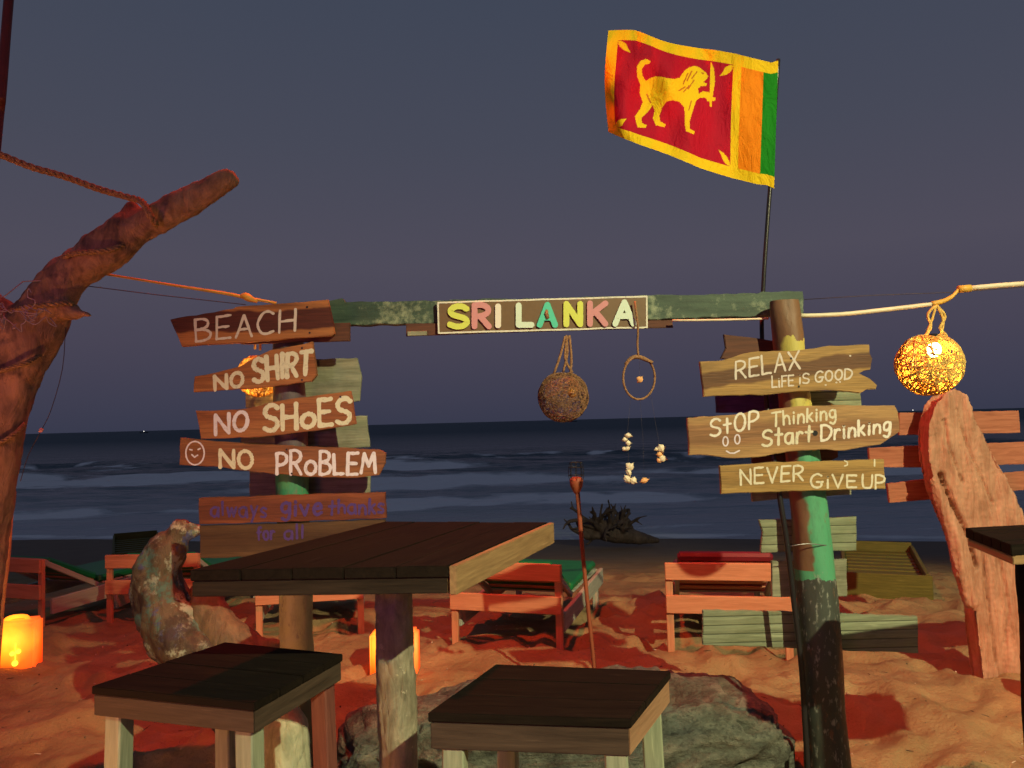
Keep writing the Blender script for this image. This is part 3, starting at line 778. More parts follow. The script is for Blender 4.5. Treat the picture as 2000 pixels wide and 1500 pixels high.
signthing('broad tan board reading STOP Thinking Start Drinking, middle of the right post',
  [(1343, 816), (1420, 811), (1500, 801), (1560, 793), (1650, 791), (1748, 792), (1754, 805), (1758, 843), (1742, 853), (1720, 868), (1650, 880), (1600, 878), (1540, 882), (1480, 893), (1430, 895), (1380, 889), (1346, 889), (1345, 850)],
  [(word('StOP', (1388, 852), (1480, 836), 33, 4.5, YB, hs=[1, .85, 1, 1]), M_white), (word('Thinking', (1507, 833), (1632, 817), 26, 4, YB), M_cream),
   (word('Start', (1489, 872), (1586, 862), 31, 5, YB), M_cream), (word('Drinking', (1604, 861), (1738, 843), 29, 5, YB), M_white),
   (dots([el(1417, 862, 5, 9)[:9], el(1417, 862, 5, 9)[7:], el(1440, 858, 5, 9)[:9], el(1440, 858, 5, 9)[7:], [(1419, 881), (1426, 885), (1434, 885), (1444, 880)]], 2.8, YB), M_white_purplelit)], M_sign_stop, seed=8)
g = tube_geo([P(1592, 846, YB)+Vector((0, .004, 0)), P(1592, 846, YB)+Vector((0, -.001, 0))], pr(5.5, YB), 10)
hole = obj('knot', g[0], g[1], M_black, bpy.data.objects['painted_sign.007'])
signthing('yellow-tan short board reading NEVER GIVE UP, lowest of the lettered right boards',
  [(1406, 910), (1440, 908), (1500, 903), (1600, 901), (1727, 897), (1730, 955), (1660, 956), (1600, 958), (1500, 961), (1409, 965)],
  [(word('NEVER', (1447, 947), (1568, 938), 30, 4, YB), M_cream), (word('GiVE', (1584, 952), (1672, 952), 26, 4, YB, hs=[1.05, 1, .95, .9]), M_cream), (word('UP', (1684, 952), (1727, 955), 26, 4, YB), M_cream),
   (dots([[(1650, 900), (1655, 903), (1655, 908), (1650, 910)], [(1708, 898), (1708, 910)]], 3, YB), M_cream)], M_sign_never, seed=9)

# ------------------------------------------------------------------ the arch: two painted posts, beam, back boards
def post(name, label, path, rads, m, knots=()):
    base = Vector(path[0])
    t = thing(name, label, 'post', (base.x, base.y, 0), group='posts of the driftwood arch')
    q = spline([(*p, r) for p, r in zip(path, rads)], 14)
    pts = [Vector(a[:3]) for a in q]; n = 28; V = []; F = []
    for i, a in enumerate(q):
        for j in range(n):
            th = 2*math.pi*j/n
            V.append((a[0]+a[3]*math.cos(th), a[1]+a[3]*math.sin(th), a[2]))
    V = np.array(V); c = np.repeat(np.array([a[:3] for a in q]), n, 0); nr = V-c; nr /= np.linalg.norm(nr, axis=1)[:, None]
    V = V + nr*(.006*fbm(V*np.array([9, 9, 3.5]), 3, 31) - .007*np.clip(vnoise(V*np.array([22, 22, 2.5]), 77)-.35, 0, 1)*2)[:, None]
    k = len(q)
    for i in range(k-1):
        for j in range(n): F.append((i*n+j, i*n+(j+1) % n, (i+1)*n+(j+1) % n, (i+1)*n+j))
    V = [tuple(v) for v in V]
    # slightly domed sawn top
    tc_ = len(V); V.append((q[-1][0], q[-1][1], q[-1][2]+.006))
    for j in range(n): F.append(((k-1)*n+j, (k-1)*n+(j+1) % n, tc_))
    obj('log', V, F, m, t, smooth=True)
    return t
_a = P(1588, 1080, 3.06); _b = P(1540, 660, 3.06); _k = (_b.x-_a.x)/(_b.z-_a.z); PRX = (_a.x-_k*_a.z, _k)
M_postR = banded('rasta_painted_log', [(0, (.04, .05, .042)), (.80, (.07, .30, .16)), (1.30, (.46, .40, .09)), (1.74, (.17, .085, .04))], (.16, .085, .045), flecks=.84, bare=(PRX[0]-.025, PRX[1]))
M_postL = banded('painted_log', [(0, (.20, .20, .10)), (.45, (.42, .44, .18)), (.98, (.04, .22, .10)), (1.36, (.09, .06, .07)), (1.6, (.07, .05, .04))], (.14, .13, .09), edge=.03)
rp_ = [P(1616, 1540, YP), P(1612, 1440, YP), P(1603, 1300, YP), P(1596, 1180, YP), P(1588, 1080, YP), P(1580, 980, YP), P(1562, 850, YP), P(1548, 740, YP), P(1540, 660, YP), P(1534, 610, YP), P(1532, 588, YP)]
rp_[0] = Vector((rp_[1].x+.01, YP, -.25))
postR = post('arch_post', 'right arch post painted black, green and yellow holding the RELAX board', rp_, [pr(x, YP) for x in (44, 42, 39, 37, 36, 34, 33, 32, 31, 29, 27)], M_postR)
lp_ = [Vector((P(590, 1400, YP).x, YP, -.25)), P(590, 1400, YP), P(580, 1250, YP), P(578, 1150, YP), P(572, 1000, YP), P(568, 850, YP), P(562, 700, YP), P(566, 620, YP), P(566, 605, YP)]
postL = post('arch_post', 'left arch post with flaking yellow-green paint below the tabletop edge', lp_, [pr(x, YP) for x in (34, 33, 32, 31, 31, 31, 30, 28, 27)], M_postL)
# wire round the right post and rod
tube('wire', [P(1538, 1068, YP-.05), P(1548, 1066, YP-.085), P(1575, 1062, YP-.088), P(1600, 1064, YP-.082), P(1622, 1066, YP-.05)], .0018, M_metal, postR, n=6, sub=4)

# beam
bt = P(1100, 620, 3.17)
M_beam = None
m, t, b = mat('flaking_dark_green_beam'); v = objvec(t)
g = noise(t, mapping(t, v, (1, 8, 8)), 4, 5, .6); p_ = noise(t, v, 22, 6, .75); pm = noise(t, v, 3.2, 2)
col = ramp(t, g, [(.35, (.018, .04, .028)), (.65, (.05, .09, .06))])
k = mth(t, 'MULTIPLY', mth(t, 'SUBTRACT', mth(t, 'ADD', mth(t, 'MULTIPLY', p_, .6), mth(t, 'MULTIPLY', pm, .5)), .575), 9, True)
col = mix(t, mth(t, 'MULTIPLY', k, .8), col, (.26, .30, .20)); link(t, col, b.inputs['Base Color']); b.inputs['Roughness'].default_value = .65; bump(t, b, p_, .003, .8)
M_beam = m
arch = thing('crossbeam', 'dark green flaking crossbeam joining the two arch posts', 'beam', bt)
YM = 3.145
board('beam', [(640, 588), (668, 582), (673, 590), (800, 588), (900, 585), (1100, 581), (1270, 577), (1480, 573), (1490, 569), (1568, 569), (1570, 615), (1400, 620), (1270, 624), (1000, 628), (800, 632), (672, 635), (640, 640)], YM, .06, M_beam, arch, 11, .006)
bb = thing('backing_plank', 'short dark plank under the beam behind the SRI LANKA board', 'plank', P(1050, 650, 3.14))
board('plank', [(793, 632), (1000, 629), (1313, 625), (1315, 640), (1060, 647), (793, 657)], 3.135, .008, M_backred, bb, 12, .002)
obj('pale_block', *[x for x in merge([(lambda bm: ([v.co.copy() for v in bm.verts], [tuple(v.index for v in f.verts) for f in bm.faces]))((lambda q: (q.verts.index_update(), q)[1])(bm_box(P(796, 656, 3.12)-Vector((0, .004, 0)), P(834, 647, 3.13), .001)))])], M_grey, bb)
lb = thing('dark_plank', 'small dark plank end poking out behind the BEACH board', 'plank', P(660, 660, 3.06))
board('plank', [(470, 640), (600, 632), (683, 630), (683, 666), (600, 668), (470, 672)], 2.985, .02, M_backred, lb, 13, .002)

# SRI LANKA sign
YS = 3.115
sl = thing('name_sign', 'brown board with raised coloured letters SRI LANKA and white border on the crossbeam', 'sign', P(1060, 653, YS))
M_slb = plain('brown_painted_board', (.13, .075, .035), .5, var=.12, scale=30)
board('board', [(853, 589), (1060, 583), (1265, 577), (1266, 641), (1060, 647), (855, 653)], YS, .018, M_slb, sl, 21, .001)
M_bord = chalk('worn_white_border_paint', (.62, .60, .52), .6)
bd = []
cs = [(855.5, 591), (1263, 579), (1263.5, 639), (857, 650.5)]
for i in range(4):
    a, c = cs[i], cs[(i+1) % 4]; n = 14; rn = random.Random(i)
    pts = [(a[0]+(c[0]-a[0])*j/n, a[1]+(c[1]-a[1])*j/n+rn.uniform(-.5, .5)) for j in range(n+1)]
    bd.append(stroke_geo([pxz(x, y, YS) for x, y in pts], pr(3.2, YS), YS-.0012-i*.0001, .001+i*.0001))
lettering(bd, M_bord, sl, 'border')
LC = {'y': (.55, .60, .10), 'p': (.52, .22, .24), 'w': (.66, .62, .56), 'm': (.55, .66, .56), 't': (.07, .50, .36)}
LM = {k: chalk('letter_paint_'+n, c, .12) for (k, c), n in zip(LC.items(), ('lime', 'pink', 'white', 'mint', 'teal'))}
for ch, x0, y0, x1, y1, c in (('S', 879, 599, 912, 638, 'y'), ('R', 927, 597, 955, 638, 'p'), ('I', 967, 599, 979, 636, 'w'), ('L', 1013, 597, 1038, 635, 'm'),
                              ('A', 1054, 596, 1084, 635, 't'), ('N', 1106, 594, 1133, 634, 'y'), ('K', 1152, 593, 1182, 633, 'p'), ('A', 1201, 591, 1237, 633, 'm')):
    gs = []
    for i, (kind, pts) in enumerate(GL[ch][1]):
        if kind == 'C': pts = [tuple(q) for q in spline(pts, 4)]
        q = [pxz(x0+(x1-x0)*u, y1+(y0-y1)*w_, YS) for u, w_ in pts]
        gs.append(stroke_geo(q, pr(11.5, YS), YS-.009-i*.0002, .0088+i*.0002))
    V, F = merge(gs); obj('letter', V, F, LM[c], sl)
tube('knot_rope', [P(1068, 606, YS-.002), P(1067, 612, YS-.012), P(1070, 622, YS-.01)], pr(4, YS), M_coird, sl, n=7)

# back boards of the posts
def backboard(label, outline, m, Y=3.135, seed=1, th=.02, group='bare boards on the back of the arch posts'):
    c = P(sum(a for a, b in outline)/len(outline), max(b for a, b in outline), Y)
    t = thing('back_board', label, 'board', c, group=group); board('plank', outline, Y, th, m, t, seed); return t
backboard('weathered pale green board behind the NO SHIRT board', [(480, 706), (600, 702), (697, 699), (706, 735), (702, 783), (600, 790), (480, 797)], M_grey, seed=31)
backboard('pale weathered board jutting out behind the NO SHOES board', [(470, 822), (600, 815), (716, 812), (722, 873), (600, 878), (470, 880)], M_grey, seed=32)
backboard('pale weathered board between NO PROBLEM and the purple lettered board', [(486, 905), (600, 903), (722, 900), (722, 966), (600, 970), (488, 972)], M_grey, seed=33)
backboard('dark reddish slanting board behind the top of the RELAX board', [(1414, 653), (1500, 664), (1560, 672), (1556, 705), (1490, 706), (1408, 700), (1418, 680)], M_backred, seed=34)
backboard('purple painted board end left of the right post between RELAX and STOP', [(1399, 762), (1450, 763), (1528, 764), (1530, 806), (1400, 806)], M_purple, seed=35)
backboard('pale grooved board end right of the right post between RELAX and STOP', [(1534, 763), (1680, 762), (1684, 803), (1536, 806)], M_greyg, seed=45)
backboard('dark board behind the gap between STOP and NEVER', [(1470, 866), (1560, 868), (1637, 874), (1637, 893), (1610, 905), (1470, 905)], M_backred, seed=36)
backboard('pale board end showing just below the NEVER GIVE UP board', [(1468, 935), (1600, 934), (1663, 934), (1663, 966), (1560, 972), (1470, 980)], M_grey, seed=37)
backboard('weathered grooved board behind the green part of the right post', [(1483, 1016), (1560, 1014), (1673, 1009), (1673, 1075), (1560, 1078), (1486, 1080), (1490, 1040)], M_greyg, seed=38)
backboard('short pale board behind the right post below the grooved one', [(1508, 1096), (1600, 1094), (1654, 1092), (1655, 1165), (1600, 1167), (1509, 1166)], M_grey, seed=39)
backboard('long greenish grooved board low behind the right post', [(1373, 1192), (1497, 1194), (1792, 1204), (1794, 1276), (1640, 1270), (1497, 1264), (1373, 1260)], M_greyg, seed=40)

# ------------------------------------------------------------------ flag and pole
pole = [(1578, 1540, 3.0), (1574, 1440, 2.995), (1565, 1300, 2.99), (1551, 1180, 2.99), (1538, 1068, 2.992), (1522, 965, 3.0), (1505, 850, 3.03), (1493, 740, 3.1), (1488, 650, 3.19), (1489, 600, 3.235), (1493, 520, 3.235), (1500, 420, 3.235), (1506, 340, 3.235), (1513, 220, 3.235), (1520, 116, 3.235)]
fp = thing('flagpole', 'thin dark flexible pole tied to the right post carrying the flag', 'pole', (P(1578, 1540, 3.0).x, 3.0, 0))
pp = [P(*a) for a in pole]; pp[0] = Vector((pp[1].x+.01, 3.0, -.15))
tube('pole', pp, [pr(5.2, 3)]*6+[pr(4.6, 3)]*9, M_black, fp, n=10, sub=5)
def flag():
    nu, nv = 300, 200
    top = [(0, 118), (.04, 122), (.1, 117), (.25, 105), (.45, 95), (.7, 76), (.85, 62), (1, 58)]
    bot = [(0, 368), (.04, 362), (.1, 360), (.25, 348), (.45, 328), (.7, 294), (.85, 274), (1, 258)]
    def it(tab, u):
        return float(np.interp(u, [a for a, b in tab], [b for a, b in tab]))
    # the lion, in photograph pixels
    lion = [(1384, 150), (1379, 142), (1372, 136), (1366, 131), (1357, 128), (1348, 130), (1340, 134), (1333, 141), (1327, 150), (1316, 153), (1302, 153), (1288, 151), (1276, 151), (1266, 155), (1259, 160), (1252, 150), (1250, 138), (1256, 128), (1264, 127), (1267, 122), (1258, 117), (1247, 121), (1241, 132), (1243, 150), (1250, 168),
            (1250, 184), (1256, 200), (1252, 214), (1244, 226), (1247, 240), (1250, 248), (1264, 250), (1266, 245), (1257, 240), (1256, 230), (1266, 220), (1274, 207), (1278, 218), (1276, 232), (1282, 246), (1298, 250), (1299, 244), (1289, 239), (1287, 228), (1291, 212), (1298, 200), (1310, 196),
            (1324, 198), (1334, 208), (1336, 224), (1335, 240), (1338, 256), (1354, 262), (1356, 256), (1346, 251), (1345, 238), (1350, 222), (1355, 208), (1360, 196), (1368, 190), (1378, 190), (1386, 198), (1391, 192), (1386, 180), (1374, 178), (1366, 182), (1364, 172), (1370, 168), (1380, 168), (1382, 163), (1374, 160), (1380, 156)]
    sword = [(1387, 208), (1392, 208), (1392, 198), (1398, 197), (1398, 191), (1393, 190), (1397, 160), (1394, 135), (1388, 122), (1387, 140), (1388, 165), (1387, 190), (1382, 191), (1382, 197), (1387, 198)]
    leaf = [(0, 0), (.35, .08), (.6, .3), (.75, .62), (1, 1), (.55, .85), (.25, .6), (.06, .32)]
    def inside(pg, x, y):
        c = np.zeros(x.shape, bool); n = len(pg)
        for i in range(n):
            x1, y1 = pg[i]; x2, y2 = pg[(i+1) % n]
            cond = ((y1 > y) != (y2 > y)) & (x < (x2-x1)*(y-y1)/((y2-y1) if y2 != y1 else 1e-9)+x1); c ^= cond
        return c
    U, Vv = np.meshgrid(np.linspace(0, 1, nu), np.linspace(0, 1, nv), indexing='ij')
    X = np.zeros_like(U); Y = np.zeros_like(U); pos = []
    for i in range(nu):
        u = U[i, 0]; tp = it(top, u); bt_ = it(bot, u); hx0 = 1520; hx1 = 1512
        for j in range(nv):
            v = Vv[i, j]; px = hx0+(hx1-hx0)*v - u*(334-8*v) + 5*math.sin(u*9+v*4)*u; py = tp+(bt_-tp)*v + 3.5*math.sin(u*13+v*3)*u*(1-v*.5)
            dy = .16*math.sin(u*5.2+v*1.3)*u + .055*math.sin(u*15+v*3.5+1)*u + .018*math.sin(u*31-v*6)*u + .03*math.sin(v*7+u*4)*u
            X[i, j] = 1516-u*330; Y[i, j] = tp+(bt_-tp)*v
            pos.append(P(px, py, 3.235-.012*(1 if u < .02 else 1)+dy*.8))
    ye = (.88, .60, .012); cr = (.44, .005, .030); og = (.92, .26, .006); gr = (.006, .24, .012)
    C = np.zeros((nu, nv, 4)); C[..., 3] = 1; C[..., :3] = ye
    def setc(m, c): C[m, :3] = c
    inn = (Vv > .095) & (Vv < .912)
    setc(inn & (U < .085), gr); setc(inn & (U >= .085) & (U < .215), og)
    red = inn & (U > .262) & (U < .945); setc(red, cr)
    setc(inside(lion, X, Y) & red, ye)
    for (xa, ya, xb, yb) in ((1362, 140, 1352, 152), (1352, 138, 1342, 156), (1344, 142, 1334, 162), (1356, 156, 1344, 172), (1346, 166, 1334, 178), (1338, 168, 1324, 176), (1372, 142, 1374, 144), (1262, 186, 1270, 202), (1350, 196, 1344, 214)):
        tt = np.clip(((X-xa)*(xb-xa)+(Y-ya)*(yb-ya))/((xb-xa)**2+(yb-ya)**2), 0, 1)
        setc((np.hypot(X-xa-tt*(xb-xa), Y-ya-tt*(yb-ya)) < 1.3) & red, (.50, .16, .02))
    setc(inside(sword, X, Y) & red, ye)
    for (uc, vc, su, sv) in ((.262, .095, 1, 1), (.262, .912, 1, -1), (.945, .095, -1, 1), (.945, .912, -1, -1)):
        a = (U-uc)*su/.075; b_ = (Vv-vc)*sv/.11; setc(inside(leaf, a, b_), ye)
    idx = np.arange(nu*nv).reshape(nu, nv)
    F = np.stack([idx[:-1, :-1].ravel(), idx[:-1, 1:].ravel(), idx[1:, 1:].ravel(), idx[1:, :-1].ravel()], 1)
    m, t, b = mat('flag_cloth')
    a = N(t, 'ShaderNodeAttribute', attribute_name='print'); v = N(t, 'ShaderNodeTexCoord').outputs['Object']
    nn = noise(t, v, 9, 3); col = mix(t, mth(t, 'MULTIPLY', nn, .12), a.outputs['Color'], (.05, .02, .01))
    link(t, col, b.inputs['Base Color']); b.inputs['Roughness'].default_value = .75; b.inputs['Specular IOR Level'].default_value = .15
    tr = N(t, 'ShaderNodeBsdfTranslucent'); link(t, col, tr.inputs[0]); ms = N(t, 'ShaderNodeMixShader'); ms.inputs[0].default_value = .3
    link(t, b.outputs[0], ms.inputs[1]); link(t, tr.outputs[0], ms.inputs[2]); link(t, ms.outputs[0], t.nodes['Material Output'].inputs[0])
    w = noise(t, v, 500, 2); nb = bump(t, b, w, .0006, .5); cz = noise(t, mapping(t, v, (5, 2, 2.2)), 3.5, 4, .6, 1.2); bump(t, b, cz, .02, .8, nb)
    o = obj('flag', [tuple(p) for p in pos], [tuple(f) for f in F.tolist()], m, smooth=True)
    ca = o.data.color_attributes.new('print', 'FLOAT_COLOR', 'POINT'); ca.data.foreach_set('color', C.reshape(-1))
    tag(o, 'yellow bordered flag with green and orange stripes and a lion on crimson', 'flag')
flag()

# ------------------------------------------------------------------ cables and ropes
M_lash = plain('amber_tape_and_lit_wire', (.62, .36, .06), .5)  # on the left wire this amber paints in the lamplight
cr_ = thing('cable', 'cream cable pipe running under the beam and out to the lit woven ball', 'cable', P(1600, 615, 3.1))
tube('pipe', [P(1313, 626, 3.10), P(1400, 625, 3.10), P(1480, 623, 3.10), P(1500, 622, 3.12)], pr(2.2, 3.1), M_cable, cr_, n=8, sub=3)
tube('pipe', [P(1556, 617, 3.12), P(1640, 614, 3.12), P(1720, 606, 3.12), P(1780, 599, 3.12), P(1822, 594, 3.12)], pr(4.5, 3.1), M_cable, cr_, n=10, sub=4)
tube('joint', [P(1820, 594, 3.12), P(1840, 589, 3.11), P(1858, 580, 3.10), P(1872, 566, 3.10)], [pr(6, 3), pr(5, 3), pr(4, 3), pr(3, 3)], M_lash, cr_, n=8, sub=4)
tube('sleeve', [P(1872, 565, 3.10), P(1895, 563, 3.10)], pr(7.5, 3.1), M_lash, cr_, n=10)
tube('pipe', [P(1894, 563, 3.10), P(1960, 557, 3.10), P(2080, 549, 3.10)], pr(5.2, 3.1), M_cable, cr_, n=10, sub=3)
tube('thin_wire', [P(1570, 585, 3.2), P(1700, 577, 3.2), P(1860, 571, 3.2), P(2080, 555, 3.2)], .0015, M_cabledark, cr_, n=5)
cl = thing('cable', 'thin cable with an amber knob running from the driftwood tree to the BEACH board', 'cable', P(480, 585, 3.0))
tube('wire', [P(150, 527, 2.55), P(240, 541, 2.65), P(350, 559, 2.8), P(440, 573, 2.92), P(475, 580, 2.97), P(540, 592, 3.02)], [pr(2, 3), pr(2, 3), pr(2.4, 3), pr(3.2, 3), pr(3.2, 3), pr(2.5, 3)], M_lash, cl, n=6, sub=4)
tube('knob', [P(468, 580, 2.97), P(478, 578, 2.96), P(488, 583, 2.96), P(503, 590, 2.97)], [pr(2, 3), pr(7, 3), pr(7, 3), pr(2, 3)], M_lash, cl, n=8, sub=3)
tube('lower_wire', [P(150, 556, 2.55), P(300, 575, 2.8), P(480, 595, 3.0)], .0016, M_cabledark, cl, n=5)

# ------------------------------------------------------------------ left driftwood tree with rope
YT = 2.5
dt = thing('driftwood_tree', 'leaning bare driftwood trunk wound with rope at the left edge', 'tree trunk', (P(-60, 1200, YT).x, YT, 0))
def ch(lst, Y): return [(tuple(P(a, b, Y+(d[0] if d else 0))), pr(r, Y)) for a, b, r, *d in lst]
M_drift = driftmat('brown_driftwood', (.08, .045, .024), (.40, .24, .13), [((.05, .035, .03), 3.0, .56, .7)], axis=(1, 1, .3))
organic('trunk', [ch([(452, 346, 20), (400, 375, 24), (330, 412, 29), (265, 445, 37), (200, 492, 40), (138, 533, 42), (98, 585, 46), (62, 655, 56), (22, 735, 54), (2, 830, 48), (-16, 930, 44), (-45, 1100, 46), (-75, 1300, 60), (-90, 1680, 75)], YT),
                  ch([(95, 598, 34), (142, 609, 17), (176, 616, 4)], YT-.03), ch([(250, 440, 25), (256, 412, 16), (262, 402, 10)], YT),
                  ch([(60, 660, 55), (0, 620, 40), (-60, 560, 30)], YT)], M_drift, dt, voxel=.009, amp=.009, freq=11, seed=5)
# pale scratches near the tip
sc_ = [[(318, 388), (314, 408)], [(328, 386), (332, 402)], [(360, 372), (361, 393), (366, 402)], [(370, 370), (370, 384)], [(246, 420), (243, 431)], [(449, 338), (447, 350)], [(456, 342), (457, 355)]]
gg = []
for i, q in enumerate(sc_):
    V, F = tube_geo([P(a, b, YT-pr(26, YT)*.99) for a, b in q], .0016, 5); gg.append((V, F))
def ropetube(name, pts, r, parent, turns=60, mat_=None, n=12):
    """laid rope: three strands twisting round the path"""
    q = spline([tuple(p) for p in pts], 10); q = [Vector(a) for a in q]
    L = [0]
    for a, b in zip(q, q[1:]): L.append(L[-1]+(b-a).length)
    m_ = max(40, int(L[-1]/(r*.7))); geos = []
    xs = np.linspace(0, L[-1], m_); arr = np.array([tuple(a) for a in q])
    path = [Vector((np.interp(s, L, arr[:, 0]), np.interp(s, L, arr[:, 1]), np.interp(s, L, arr[:, 2]))) for s in xs]
    for k in range(3):
        pts2 = []
        for i, p in enumerate(path):
            tt = (path[min(i+1, m_-1)]-path[max(0, i-1)]).normalized(); nn = tt.cross(Vector((.3, .2, 1))).normalized(); bb_ = tt.cross(nn)
            a = xs[i]/(r*6)*2*math.pi + k*2.094
            pts2.append(p+(nn*math.cos(a)+bb_*math.sin(a))*r*.5)
        geos.append(tube_geo(pts2, r*.55, 6))
    V, F = merge(geos); return obj(name, V, F, mat_ or M_rope, parent, smooth=True)
rp1 = ropetube('rope', [P(-60, 285, 2.3), P(0, 302, 2.35), P(60, 326, 2.38), P(120, 343, 2.42), P(190, 368, 2.45), P(245, 384, 2.46), P(272, 391, 2.45), P(284, 402, 2.42), P(292, 418, 2.405), P(300, 432, 2.42), P(304, 440, 2.45)], pr(7, 2.4), None)
tag(rp1, 'thick hemp rope stretching from the upper left down to the driftwood tree', 'rope')
def wrap(pts, r=5.5):
    ropetube('rope_wrap', [P(a, b, YT-pr(d, YT)) for a, b, d in pts], pr(r, YT), dt)
wrap([(120, 505, 20), (140, 496, 48), (180, 492, 50), (215, 488, 44), (240, 478, 25)])
wrap([(20, 608, 30), (50, 600, 54), (90, 596, 54), (130, 592, 36), (145, 597, 14)])
wrap([(-20, 730, 50), (25, 717, 62), (55, 707, 56), (78, 694, 20)], 4.5)
wrap([(-40, 880, 50), (5, 862, 50), (32, 845, 38), (48, 828, 8)], 4.5)
tg = []
rn = random.Random(3)
for k in range(16):
    p0 = P(rn.uniform(-10, 50), rn.uniform(570, 630), YT-.16); q = [p0]
    for j in range(5): q.append(q[-1]+Vector((rn.uniform(-.03, .035), rn.uniform(-.01, .01), rn.uniform(-.03, .03))))
    tg.append(tube_geo([Vector(a) for a in spline([tuple(a) for a in q], 3)], .0016, 5))
tg.append(tube_geo([P(-30, 590, YT-.15), P(10, 578, YT-.15), P(45, 550, YT-.1), P(80, 548, YT-.1)], .002, 5))
V, F = merge(tg); tag(obj('fishing_net', V, F, plain('pale_net_cord', (.30, .26, .27), .8), None, smooth=True), 'tangled scrap of fishing net snagged on the left driftwood tree', 'net')['kind'] = 'stuff'
# thin string with a pink shell
st = thing('shell_string', 'thin string with one pink shell hanging beside the left driftwood trunk', 'string', P(80, 840, 2.45))
tube('string', [P(128, 640, 2.45), P(122, 720, 2.45), P(100, 800, 2.45), P(80, 842, 2.45), P(55, 890, 2.45), P(40, 940, 2.45)], .0012, M_cabledark, st, n=5, sub=3)
def shell_geo(c, r, el_=1.5, seed=0, yaw=0):
    """ribbed, slightly spiral sea shell"""
    rn = random.Random(seed); V = []; F = []; n = 14; k = 9
    ax = Matrix.Rotation(rn.uniform(-1.2, 1.2), 3, 'Y') @ Matrix.Rotation(yaw, 3, 'Z')
    for i in range(k+1):
        t = i/k; rr = r*math.sin(math.pi*min(.999, t**.75))*.8+1e-4; z = (t-.5)*2*r*el_*.6
        for j in range(n):
            a = 2*math.pi*j/n+t*1.2; q = rr*(1+.12*math.cos(a*7))*(1+.2*math.sin(t*18))
            V.append(Vector(c)+ax @ Vector((q*math.cos(a), q*math.sin(a)*.7, z)))
    for i in range(k):
        for j in range(n): F.append((i*n+j, i*n+(j+1) % n, (i+1)*n+(j+1) % n, (i+1)*n+j))
    return V, F
def shell(px, py, Y, rpx, parent, m=M_shell, el_=1.5, seed=0):
    V, F = shell_geo(P(px, py, Y), pr(rpx, Y), el_, seed); return obj('shell', V, F, m, parent, smooth=True)
shell(80, 840, 2.44, 6, st, plain('pink_shell', (.55, .26, .24), .5), 1.2, 4)
# dark leaning pole at the top left corner
tp = tube('leaning_pole', [P(22, -60, 2.6), P(12, 60, 2.6), P(2, 190, 2.6), P(-12, 330, 2.6), P(-120, 1500, 2.6)], pr(9, 2.6), plain('dark_red_pole', (.09, .02, .02), .5), None, n=12, sub=4)
tag(tp, 'thin dark red pole leaning at the very top left corner', 'pole')
bs = tube('bamboo_stick', [P(20, 990, 3.6), P(14, 1080, 3.6), P(3, 1190, 3.6), P(-8, 1330, 3.6), P(-12, 1400, 3.6)], [pr(6, 3.6), pr(6, 3.6), pr(5, 3.6), pr(5, 3.6), pr(4, 3.6)], M_bamboo, None, n=10, sub=3)
tag(bs, 'slim bamboo stick upright in the sand beside the left glowing canister', 'stick')

# ------------------------------------------------------------------ woven ball lamps
def ball(label, px, py, rpx, Y, mstr, lit, hang, nstr=170, seed=1, thick=(.008, .02), bulbpx=None, group='woven coir ball lamps', opening=None):
    c = P(px, py, Y); r = pr(rpx, Y)
    t = thing('woven_ball_lamp', label, 'lamp', c+Vector((0, 0, -r)), group=group)
    rn = random.Random(seed); geos = []
    for k in range(nstr):
        ax = Vector((rn.gauss(0, 1), rn.gauss(0, 1), rn.gauss(0, 1))).normalized(); o1 = ax.orthogonal().normalized(); o2 = ax.cross(o1)
        off = rn.uniform(-.55, .55) if k % 3 else 0; a0 = rn.uniform(0, 6.28); span = rn.uniform(1.6, 4.5); n = int(span*6)
        rr = r*rn.uniform(.955, 1.0); q = []
        for i in range(n+1):
            a = a0+span*i/n; d = (o1*math.cos(a)+o2*math.sin(a))*math.sqrt(1-off*off)+ax*(off+.05*math.sin(a*3+k))
            d.normalize()
            if d.z > .93: d.z = .93
            if opening and d.dot(opening) > .965:
                if len(q) > 1: geos.append(tube_geo(q, r*rn.uniform(*thick), 4, cap=False))
                q = []; continue
            q.append(c+d*rr*(1+.012*math.sin(a*5+k)))
        if len(q) > 1: geos.append(tube_geo(q, r*rn.uniform(*thick), 4, cap=False))
    V, F = merge(geos); o = obj('woven_shell', V, F, mstr, t, smooth=True)
    # bulb
    bp = P(*(bulbpx or (px+3, py-rpx*.35)), Y-r*.35); bm = bmesh.new(); bmesh.ops.create_uvsphere(bm, u_segments=16, v_segments=10, radius=r*.21)
    for v in bm.verts: v.co.z *= 1.15
    b_ = bm_obj('bulb', bm, lit, t, True); b_.location = bp-t.location
    g = tube_geo([bp+Vector((0, 0, r*.2)), bp+Vector((0, 0, r*.5))], r*.13, 10); obj('socket', g[0], g[1], M_black, t)
    gs = []
    for h in hang: gs.append(tube_geo([Vector(a) for a in spline([tuple(P(*q, Y)) for q in h], 5)], pr(2.6, Y), 6))
    V, F = merge(gs); obj('hanging_rope', V, F, mstr, t, smooth=True)
    return t, bp
M_bulb = emit('lit_bulb', (1, .72, .35), 28)
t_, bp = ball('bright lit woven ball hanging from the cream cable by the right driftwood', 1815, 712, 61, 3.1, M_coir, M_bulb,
     [[(1828, 596), (1820, 625), (1808, 655)], [(1830, 596), (1842, 625), (1838, 655)], [(1825, 598), (1812, 615), (1818, 640), (1800, 662)], [(1833, 600), (1846, 618), (1836, 640), (1848, 655), (1850, 668)]], 190, 2, (.012, .026), (1824, 683), opening=Vector((.10, -.86, .50)).normalized())
lamp('ball_bulb_light', 'POINT', bp+Vector((0, -.0, -.06)), (1, .52, .10), 7, shadow_soft_size=.03)
